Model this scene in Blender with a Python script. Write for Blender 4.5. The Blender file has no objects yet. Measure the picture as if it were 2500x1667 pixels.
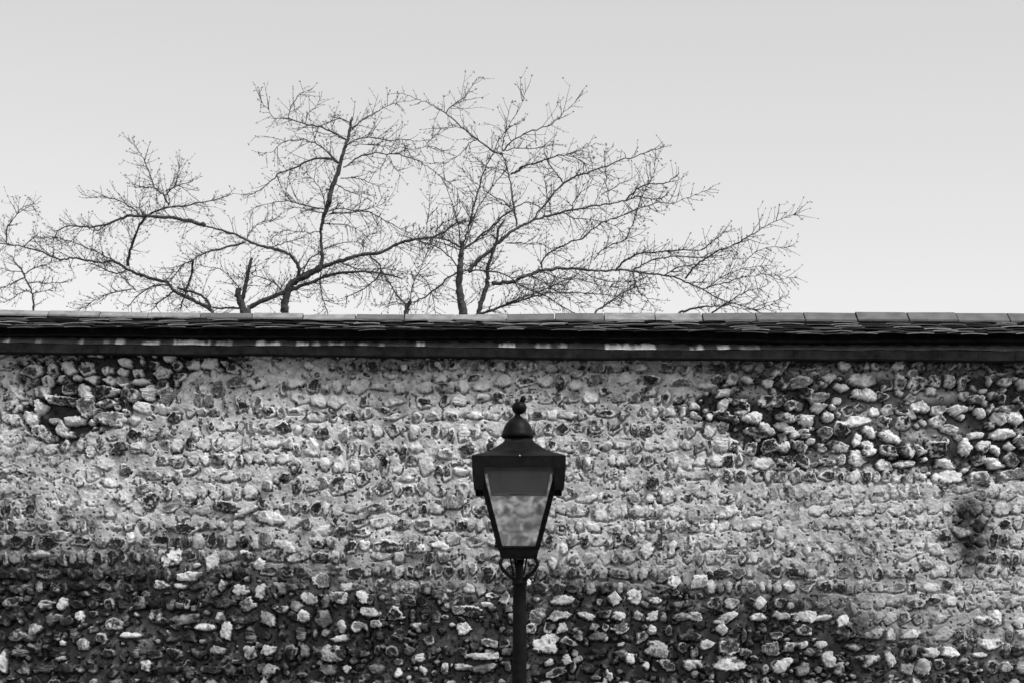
import bpy, math, random
import numpy as np
from mathutils import Vector, Matrix

random.seed(7)
rng = np.random.default_rng(11)
R = math.radians
scene = bpy.context.scene
COL = scene.collection

# ------------------------------------------------------------------ camera model
CAM = Vector((0.0, -12.0, 1.65))
LENS, SENSOR, SHIFT = 70.0, 36.0, 0.285
SRC_W, SRC_H = 2500.0, 1667.0

def wat(d):
    return SENSOR / LENS * d

def X(px, d=12.0):
    return (px - SRC_W / 2) / SRC_W * wat(d)

def Z(py, d=12.0):
    return CAM.z + SHIFT * wat(d) + (SRC_H / 2 - py) / SRC_W * wat(d)

def P(px, py, d):
    return Vector((X(px, d), CAM.y + d, Z(py, d)))

PXM = SRC_W / wat(12.0)          # photo pixels per metre on the wall

# ------------------------------------------------------------------ helpers
def new_mat(name):
    m = bpy.data.materials.new(name)
    m.use_nodes = True
    nt = m.node_tree
    b = nt.nodes['Principled BSDF']
    return m, nt, b

def noise_mat(name, lo, hi, scale=8.0, rough=0.8, bump=0.0, detail=8.0, bscale=None, metallic=0.0, stretch=None, spec=None):
    m, nt, b = new_mat(name)
    tc = nt.nodes.new('ShaderNodeTexCoord')
    src = tc.outputs['Object']
    if stretch:
        mp = nt.nodes.new('ShaderNodeMapping')
        mp.inputs['Scale'].default_value = stretch
        nt.links.new(src, mp.inputs['Vector'])
        src = mp.outputs['Vector']
    n = nt.nodes.new('ShaderNodeTexNoise')
    n.inputs['Scale'].default_value = scale
    n.inputs['Detail'].default_value = detail
    n.inputs['Roughness'].default_value = 0.65
    nt.links.new(src, n.inputs['Vector'])
    r = nt.nodes.new('ShaderNodeValToRGB')
    r.color_ramp.elements[0].position = 0.36
    r.color_ramp.elements[1].position = 0.66
    r.color_ramp.elements[0].color = (lo, lo, lo, 1)
    r.color_ramp.elements[1].color = (hi, hi, hi, 1)
    nt.links.new(n.outputs['Fac'], r.inputs['Fac'])
    nt.links.new(r.outputs['Color'], b.inputs['Base Color'])
    b.inputs['Roughness'].default_value = rough
    b.inputs['Metallic'].default_value = metallic
    if spec is not None:
        b.inputs['Specular IOR Level'].default_value = spec
    if bump:
        n2 = nt.nodes.new('ShaderNodeTexNoise')
        n2.inputs['Scale'].default_value = bscale or scale * 4
        n2.inputs['Detail'].default_value = 6
        nt.links.new(tc.outputs['Object'], n2.inputs['Vector'])
        bp = nt.nodes.new('ShaderNodeBump')
        bp.inputs['Strength'].default_value = bump
        bp.inputs['Distance'].default_value = 0.004
        nt.links.new(n2.outputs['Fac'], bp.inputs['Height'])
        nt.links.new(bp.outputs['Normal'], b.inputs['Normal'])
    return m

def attr_mat(name, attr='tone', grain_scale=220.0, grain=0.35, rough=0.85, gloss_attr=None, bump=0.5):
    """neutral material whose tone is a per-vertex albedo, broken up by fine grain"""
    m, nt, b = new_mat(name)
    a = nt.nodes.new('ShaderNodeAttribute')
    a.attribute_name = attr
    tc = nt.nodes.new('ShaderNodeTexCoord')
    n = nt.nodes.new('ShaderNodeTexNoise')
    n.inputs['Scale'].default_value = grain_scale
    n.inputs['Detail'].default_value = 6
    n.inputs['Roughness'].default_value = 0.7
    nt.links.new(tc.outputs['Object'], n.inputs['Vector'])
    mr = nt.nodes.new('ShaderNodeMapRange')
    mr.inputs['From Min'].default_value = 0.25
    mr.inputs['From Max'].default_value = 0.75
    mr.inputs['To Min'].default_value = 1 - grain
    mr.inputs['To Max'].default_value = 1 + grain
    nt.links.new(n.outputs['Fac'], mr.inputs['Value'])
    mul = nt.nodes.new('ShaderNodeMath')
    mul.operation = 'MULTIPLY'
    nt.links.new(a.outputs['Fac'], mul.inputs[0])
    nt.links.new(mr.outputs['Result'], mul.inputs[1])
    nt.links.new(mul.outputs[0], b.inputs['Base Color'])
    b.inputs['Roughness'].default_value = rough
    b.inputs['Specular IOR Level'].default_value = 0.12
    if gloss_attr:
        g = nt.nodes.new('ShaderNodeAttribute')
        g.attribute_name = gloss_attr
        mg = nt.nodes.new('ShaderNodeMapRange')
        mg.inputs['To Min'].default_value = 0.9
        mg.inputs['To Max'].default_value = 0.35
        nt.links.new(g.outputs['Fac'], mg.inputs['Value'])
        nt.links.new(mg.outputs['Result'], b.inputs['Roughness'])
    if bump:
        bp = nt.nodes.new('ShaderNodeBump')
        bp.inputs['Strength'].default_value = bump
        bp.inputs['Distance'].default_value = 0.003
        nt.links.new(n.outputs['Fac'], bp.inputs['Height'])
        nt.links.new(bp.outputs['Normal'], b.inputs['Normal'])
    return m

class Buf:
    def __init__(self):
        self.v, self.f, self.t = [], [], []

    def add(self, verts, faces, tone=0.0):
        o = len(self.v)
        self.v += [tuple(p) for p in verts]
        self.f += [tuple(i + o for i in q) for q in faces]
        self.t += [tone] * len(verts) if not isinstance(tone, (list, tuple)) else list(tone)

    def box(self, x0, x1, y0, y1, z0, z1, tone=0.0):
        self.add([(x0, y0, z0), (x1, y0, z0), (x1, y1, z0), (x0, y1, z0), (x0, y0, z1), (x1, y0, z1), (x1, y1, z1), (x0, y1, z1)],
                 [(0, 3, 2, 1), (4, 5, 6, 7), (0, 1, 5, 4), (1, 2, 6, 5), (2, 3, 7, 6), (3, 0, 4, 7)], tone)

    def hexa(self, lo, hi, tone=0.0):
        """two quads of four points each, joined"""
        self.add(list(lo) + list(hi), [(0, 3, 2, 1), (4, 5, 6, 7), (0, 1, 5, 4), (1, 2, 6, 5), (2, 3, 7, 6), (3, 0, 4, 7)], tone)

    def tube(self, pts, rad, n=6, cap=True, tone=0.0):
        pts = [Vector(p) for p in pts]
        m = len(pts)
        t0 = (pts[1] - pts[0]).normalized()
        ref = Vector((0, 0, 1)) if abs(t0.z) < 0.9 else Vector((1, 0, 0))
        nrm = t0.cross(ref).normalized()
        vs = []
        for i in range(m):
            t = (pts[min(i + 1, m - 1)] - pts[max(i - 1, 0)])
            t = t.normalized() if t.length > 1e-9 else t0
            nrm = (nrm - t * nrm.dot(t))
            nrm = nrm.normalized() if nrm.length > 1e-6 else t.cross(Vector((0.3, 0.5, 0.8))).normalized()
            bi = t.cross(nrm)
            for k in range(n):
                a = 2 * math.pi * k / n
                vs.append(pts[i] + (nrm * math.cos(a) + bi * math.sin(a)) * rad[i])
        fs = []
        for i in range(m - 1):
            for k in range(n):
                k2 = (k + 1) % n
                fs.append((i * n + k, i * n + k2, (i + 1) * n + k2, (i + 1) * n + k))
        if cap:
            fs.append(tuple(range(n - 1, -1, -1)))
            fs.append(tuple((m - 1) * n + k for k in range(n)))
        self.add(vs, fs, tone)

    def lathe(self, prof, cx, cy, n=28, tone=0.0):
        """prof: (radius, z) from bottom to top"""
        vs, fs = [], []
        for r, z in prof:
            for k in range(n):
                a = 2 * math.pi * k / n
                vs.append((cx + r * math.cos(a), cy + r * math.sin(a), z))
        for i in range(len(prof) - 1):
            for k in range(n):
                k2 = (k + 1) % n
                fs.append((i * n + k, i * n + k2, (i + 1) * n + k2, (i + 1) * n + k))
        fs.append(tuple(range(n - 1, -1, -1)))
        fs.append(tuple((len(prof) - 1) * n + k for k in range(n)))
        self.add(vs, fs, tone)

    def build(self, name, mat, parent=None, smooth=False, tone=False):
        me = bpy.data.meshes.new(name)
        me.from_pydata(self.v, [], self.f)
        me.materials.append(mat)
        if tone:
            at = me.attributes.new('tone', 'FLOAT', 'POINT')
            at.data.foreach_set('value', np.array(self.t, dtype=np.float32))
        if smooth:
            me.polygons.foreach_set('use_smooth', np.ones(len(me.polygons), dtype=bool))
        me.update()
        o = bpy.data.objects.new(name, me)
        COL.objects.link(o)
        if parent:
            o.parent = parent
            o.matrix_parent_inverse = Matrix.Translation(-Vector(parent.location))
        return o

def bevel(o, w, seg=2):
    md = o.modifiers.new('bevel', 'BEVEL')
    md.width = w
    md.segments = seg
    md.limit_method = 'ANGLE'
    md.angle_limit = R(35)
    return o

def thing(name, label, cat, loc, group=None):
    o = bpy.data.objects.new(name, None)
    o.empty_display_size = 0.2
    o.location = loc
    COL.objects.link(o)
    o['label'] = label
    o['category'] = cat
    if group:
        o['group'] = group
    return o

# ------------------------------------------------------------------ numpy noise
def vnoise(x, y, seed):
    t = np.random.default_rng(seed).random((256, 256)).astype(np.float32)
    xi = np.floor(x).astype(np.int64)
    yi = np.floor(y).astype(np.int64)
    fx = (x - xi).astype(np.float32)
    fy = (y - yi).astype(np.float32)
    fx = fx * fx * (3 - 2 * fx)
    fy = fy * fy * (3 - 2 * fy)
    x0, x1, y0, y1 = xi & 255, (xi + 1) & 255, yi & 255, (yi + 1) & 255
    a = t[y0, x0] * (1 - fx) + t[y0, x1] * fx
    b = t[y1, x0] * (1 - fx) + t[y1, x1] * fx
    return a * (1 - fy) + b * fy

def fbm(x, y, scale, seed, octv=4, gain=0.55):
    s, amp, tot = 0, 1.0, 0
    f = 1.0 / scale
    for k in range(octv):
        s = s + amp * vnoise(x * f + 13.7 * k, y * f + 7.1 * k, seed + k)
        tot += amp
        amp *= gain
        f *= 2.03
    return s / tot

def sstep(a, b, v):
    t = np.clip((v - a) / (b - a), 0, 1)
    return t * t * (3 - 2 * t)

# ------------------------------------------------------------------ THE WALL: flint facing as a carved relief
XE = 9.0
DX = 0.0037
xs = np.concatenate([np.arange(-XE, -4.7, 0.02), np.arange(-4.7, -3.35, 0.008), np.arange(-3.35, 3.35, DX), np.arange(3.35, 4.7, 0.008), np.arange(4.7, XE + 0.01, 0.02)])
ZTOP = 3.40
zs = np.concatenate([np.arange(0.0, 1.24, 0.02), np.arange(1.24, ZTOP, DX)])
GX, GZ = np.meshgrid(xs, zs)
GX = GX.astype(np.float64)
# photo pixel coordinates of each wall point, used only to lay the same patches of wear where the real wall has them
PXg = GX * PXM + SRC_W / 2
PYg = SRC_H / 2 - (GZ - CAM.z - SHIFT * wat(12.0)) * PXM

def fields():
    d = {}
    d['big'] = fbm(GX, GZ, 0.35, 101, 4)
    d['mid'] = fbm(GX, GZ, 0.09, 201, 4)
    d['sml'] = fbm(GX, GZ, 0.028, 301, 4)
    d['fine'] = fbm(GX, GZ, 0.012, 401, 3)
    return d
F = fields()
NZ, NX = GX.shape

jx = PXg + (F['mid'] - 0.5) * 150 + (F['big'] - 0.5) * 60
jy = PYg + (F['sml'] - 0.5) * 40 + (F['big'] - 0.5) * 40
# eroded patch, upper left
tl_y = [840, 860, 885, 915, 950, 990, 1025, 1065, 1085]
tl_l = [420, 330, 50, 65, 60, 50, 65, 110, 140]
tl_r = [430, 560, 575, 440, 415, 330, 250, 170, 150]
tl = np.minimum(jx - np.interp(jy, tl_y, tl_l), np.interp(jy, tl_y, tl_r) - jx)
tl = np.where(jy > 838, np.minimum(tl, (1085 - jy) * 1.2), -200)
E = sstep(-22, 26, tl + (F['sml'] - 0.5) * 60)
# eroded patch, upper right
tr_y = [860, 905, 930, 950, 985, 1005, 1025, 1060, 1100, 1130, 1150, 1170]
tr_l = [1900, 1760, 1700, 1755, 1690, 1655, 1740, 1775, 1810, 1890, 2060, 2300]
tr = jx - np.interp(jy, tr_y, tr_l)
tr = np.minimum(tr, (np.interp(jx, [1700, 2000, 2300, 2600], [1165, 1140, 1150, 1160]) + 70 * (F['big'] - 0.5) - jy) * 1.2)
tr = np.where(jy > 862, tr, -200)
E = np.maximum(E, sstep(-40, 40, tr + (F['mid'] - 0.5) * 120) * np.where(jy < 915, 0.6, 1.0))
# remains of mortar inside it
def blob(cx, cy, rx, ry):
    return np.exp(-(((PXg - cx) / rx) ** 2 + ((PYg - cy) / ry) ** 2))
for (cx, cy, rx, ry) in [(2110, 1015, 85, 34), (2010, 910, 60, 14), (2150, 905, 70, 22), (2330, 885, 70, 20), (2280, 965, 80, 16),
                         (1840, 955, 50, 18), (2260, 1060, 80, 26), (2030, 1110, 60, 18)]:
    E = E * (1 - 0.62 * np.clip(1.3 * blob(cx, cy, rx, ry), 0, 1))
# washed-out and dirty bottom of the wall
yb = np.interp(jx, [-2000, 0, 200, 400, 600, 750, 900, 1200, 1400, 1700, 2000, 2080, 2200, 2350, 2500, 5000],
               [1390, 1385, 1395, 1400, 1408, 1425, 1445, 1452, 1450, 1462, 1470, 1520, 1580, 1600, 1610, 1590])
B = sstep(-55, 50, jy - yb + (F['mid'] - 0.5) * 170)
for (cx, cy, rx, ry, k) in [(2220, 1640, 60, 30, 0.5), (320, 1560, 90, 50, 0.3)]:
    B = B * (1 - k * np.clip(1.4 * blob(cx, cy, rx, ry), 0, 1))
# dirty tide-mark above it (stain only), the black run at the right, and shade painted under the band
STAIN_SHADE = sstep(-210, 30, jy - yb - 220 * (F['mid'] - 0.5)) * np.interp(PXg, [0, 600, 1000, 1250, 1500, 1900, 2200, 2500], [1, 1, 0.75, 0.95, 0.9, 0.75, 0.65, 0.6])
for (cx, cy, rx, ry, k) in [(2368, 1300, 42, 80, 1.1), (2440, 1330, 60, 30, 0.5), (60, 1325, 70, 28, 0.9), (230, 1330, 50, 22, 0.6), (1330, 1400, 110, 30, 0.6),
                            (470, 1255, 60, 10, 0.8), (480, 1330, 80, 20, 0.7), (130, 1420, 120, 60, 0.7), (2250, 1420, 120, 30, 0.35), (2050, 1440, 60, 20, 0.7),
                            (1750, 890, 200, 16, 0.8), (980, 888, 300, 12, 0.75), (2300, 890, 250, 22, 0.8), (1460, 897, 140, 15, 0.7)]:  # this row: dirt and the band's shadow, both painted as darker tone
    STAIN_SHADE = np.maximum(STAIN_SHADE, np.clip(k * 1.3 * np.exp(-(((jx - cx) / rx) ** 2 + ((jy - cy) / ry) ** 2)), 0, 1))
# smeared (re-pointed) areas where mortar stands proud and half buries the flints
SM = np.zeros_like(GX)
for (cx, cy, rx, ry, k) in [(60, 1160, 190, 95, 1.0), (230, 1250, 150, 50, 0.8), (30, 1100, 120, 60, 0.8), (640, 890, 90, 28, 1.0), (480, 1230, 80, 22, 0.6),
                            (1960, 1230, 260, 60, 0.6), (2150, 1330, 170, 70, 0.9), (2050, 1490, 120, 50, 0.9), (2250, 1520, 120, 60, 0.7),
                            (2420, 1450, 110, 60, 0.6), (1420, 1180, 120, 50, 0.45), (1720, 1340, 220, 60, 0.4), (2300, 1190, 160, 40, 0.7),
                            (1560, 1000, 90, 60, 0.3), (1700, 950, 40, 15, 0.6), (590, 970, 60, 40, 0.3)]:
    SM = np.maximum(SM, k * np.exp(-(((jx - cx) / rx) ** 2 + ((jy - cy) / ry) ** 2)))
ER = np.clip(np.maximum(E, 0.92 * B), 0, 1)

mortar = 0.004 + (F['mid'] - 0.5) * 0.016 + (F['sml'] - 0.5) * 0.008 + (F['fine'] - 0.5) * 0.005
mortar = mortar + 0.016 * SM - ER * (0.044 + 0.02 * (F['mid'] - 0.5)) - 0.006 * STAIN_SHADE * (1 - B)
MA = 0.40 + (F['mid'] - 0.5) * 0.26 + (F['sml'] - 0.5) * 0.16 + (F['fine'] - 0.5) * 0.26
MA = MA * (1 - 0.80 * STAIN_SHADE * np.clip(0.55 + 1.4 * (F['sml'] - 0.4), 0.2, 1))
LB = B * np.interp(PXg, [0, 550, 800, 2100, 2300], [1, 1, 0.15, 0.2, 0.7])
MA = MA * (1 - ER) + ER * (0.044 + 0.04 * np.clip(F['sml'] - 0.45, 0, 1) + (0.05 * B + 0.16 * LB) * sstep(0.50, 0.72, 0.5 * F['sml'] + 0.5 * F['mid']) * sstep(0.35, 0.65, F['fine']))
# specks and pits of aggregate in the mortar
pit = sstep(0.68, 0.74, fbm(GX, GZ, 0.02, 611, 2))
pit = np.maximum(pit, SM * sstep(0.60, 0.66, fbm(GX, GZ, 0.045, 631, 3)))
MA = np.clip(MA * (1 - 0.75 * pit), 0.02, 1)
mortar -= 0.007 * pit

H = np.full(GX.shape, -0.2)
A = np.zeros(GX.shape)
G = np.zeros(GX.shape)
K = np.zeros(GX.shape)

def stone(cx, cz, a, b, ang, typ, proud=0.02, pw=2.4, dirt=0.0, tone=1.0, clean=0.0):
    rad = max(a, b) * 1.35 + 0.012
    i0, i1 = np.searchsorted(xs, [cx - rad, cx + rad])
    j0, j1 = np.searchsorted(zs, [cz - rad, cz + rad])
    if i1 - i0 < 2 or j1 - j0 < 2:
        return
    sl = (slice(j0, j1), slice(i0, i1))
    dx, dz = GX[sl] - cx, GZ[sl] - cz
    # ragged outline
    w = 0.16
    dx = dx + (F['sml'][sl] - 0.5) * a * 0.7 + (F['fine'][sl] - 0.5) * a * 0.25
    dz = dz + (F['mid'][sl] - 0.5) * b * 0.35 + (F['fine'][sl] - 0.5) * b * 0.42
    c, s = math.cos(ang), math.sin(ang)
    u, v = (dx * c + dz * s) / a, (-dx * s + dz * c) / b
    rho = (np.abs(u) ** pw + np.abs(v) ** pw) ** (1 / pw)
    th = np.arctan2(v, u)
    r = 1.0
    for k, am in ((2, 0.05), (3, 0.12), (4, 0.06), (5, 0.07), (7, 0.035)):
        r = r + random.uniform(-am, am) * np.cos(k * th + random.uniform(0, 6.28))
    q = rho / r if typ != 5 else rho
    if typ in (1, 3, 4) or random.random() < 0.6 and typ != 5:      # fractured, many-sided outline
        nk = random.choice((4, 5, 5, 6, 7))
        a0, acc_ = random.uniform(0, 6.28), 0.0
        for k in range(nk):
            ak = a0 + 6.283 * k / nk + random.uniform(-0.35, 0.35)
            dk = random.uniform(0.66, 1.08)
            acc_ = acc_ + np.clip((u * math.cos(ak) + v * math.sin(ak)) / dk, 0, None) ** 13
        q = 0.88 * acc_ ** (1 / 13) + 0.12 * q
    dist = (1 - q) * min(a, b)
    tx, tz = random.gauss(0, 8) * proud, random.gauss(-2, 8) * proud
    # window of noise from elsewhere on the wall, so that no two flints share their markings
    jj, ii = random.randrange(0, max(1, NZ - (j1 - j0))), random.randrange(300, NX - 300 - (i1 - i0))
    ow = (slice(jj, jj + j1 - j0), slice(ii, ii + i1 - i0))
    n1, n2, n3 = F['mid'][ow], F['sml'][ow], F['fine'][ow]
    edge = random.uniform(0.004, 0.008) if typ in (0, 2) else random.uniform(0.0025, 0.0045)
    prof = sstep(-0.002, edge, dist)
    dome = random.uniform(0.1, 0.55) if typ in (0, 2) else 0.1
    h = -0.07 + prof * (0.07 + proud * (1 - dome)) + proud * dome * np.clip(1 - q * q, 0, 1)
    for k in range(random.choice((1, 2, 3, 3))):        # broken facets
        fa, fc = random.uniform(0, 6.28), random.uniform(-0.1, 0.6)
        h = h - np.clip(u * math.cos(fa) + v * math.sin(fa) - fc, 0, 1.2) * proud * random.uniform(0.2, 1.0)
    h = h + prof * (tx * dx + tz * dz + (n2 - 0.5) * 0.7 * proud + (n3 - 0.5) * 0.006)
    if typ in (1, 3):                              # knapped face: flattened, conchoidal dish
        h = h - prof * 0.5 * proud * np.clip(1 - q, 0, 1) * random.uniform(0.2, 1.2)
    # a shrinkage gap in the mortar under and beside the stone
    gap = np.exp(-((dist + 0.003) / 0.006) ** 2) * np.clip(0.05 - v * 1.1 + (n1 - 0.5) * 2.6, 0, 1.3)
    mortar[sl] -= 0.024 * gap * (1 - 0.6 * SM[sl])
    # tone
    white = 0.60 + (n2 - 0.5) * 0.62 + (n3 - 0.5) * 0.40
    darkc = random.choice((0.012, 0.015, 0.02, 0.02, 0.04, 0.09, 0.15)) + 0.42 * sstep(0.55, 0.68, n2) * random.choice((0.0, 0.3, 0.6, 1.0)) + 0.16 * sstep(0.56, 0.72, n3)
    if typ == 0:
        al = white * (1 - 0.75 * sstep(0.60, 0.70, n1) * sstep(0.50, 0.62, n2))
        gl = 0.1 + 0 * al
    elif typ == 1 or typ == 3:
        rw = random.uniform(0.005, 0.009) if typ == 1 else random.uniform(0.003, 0.005)
        rim = 1 - sstep(rw * 0.65, rw * 1.35, dist + (n2 - 0.5) * 0.012 + 0.006 * np.cos(th + random.uniform(0, 6.28)))
        if typ == 3:
            darkc = darkc * 0.75
        al = darkc * (1 - rim) + (0.64 + (n3 - 0.5) * 0.25) * rim
        gl = 0.75 * (1 - rim)
    elif typ == 2:
        al = 0.05 + 0.62 * sstep(0.42, 0.60, 0.5 * n1 + 0.5 * n2) + (n3 - 0.5) * 0.25
        gl = 0.25 + 0 * al
    elif typ == 5:                                 # a squared tile let into the flints, with a small hole
        al = 0.36 + (n3 - 0.5) * 0.2
        al = np.where((np.abs(u) < 0.16) & (np.abs(v - 0.1) < 0.34), 0.03, al)
        gl = 0 * al
    else:                                          # pale cortex broken through to a dark heart
        core = sstep(0.46, 0.56, n1 * 0.6 + n2 * 0.4) * sstep(0.0, 0.012, dist)
        al = white * (1 - core) + (darkc * 0.9) * core
        gl = 0.6 * core
    if dirt > 0:
        al = al * (1 - dirt * np.clip(0.6 + 2.6 * (n1 - 0.42), 0.1, 1.0))
    al = np.where(al > 0.5, 0.5 + (al - 0.5) * 0.45, al)
    al = np.clip(al * tone, 0.015, 0.7)
    m = h > H[sl]
    H[sl] = np.where(m, h, H[sl])
    A[sl] = np.where(m, al, A[sl])
    G[sl] = np.where(m, gl, G[sl])
    K[sl] = np.where(m, clean, K[sl])

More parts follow.
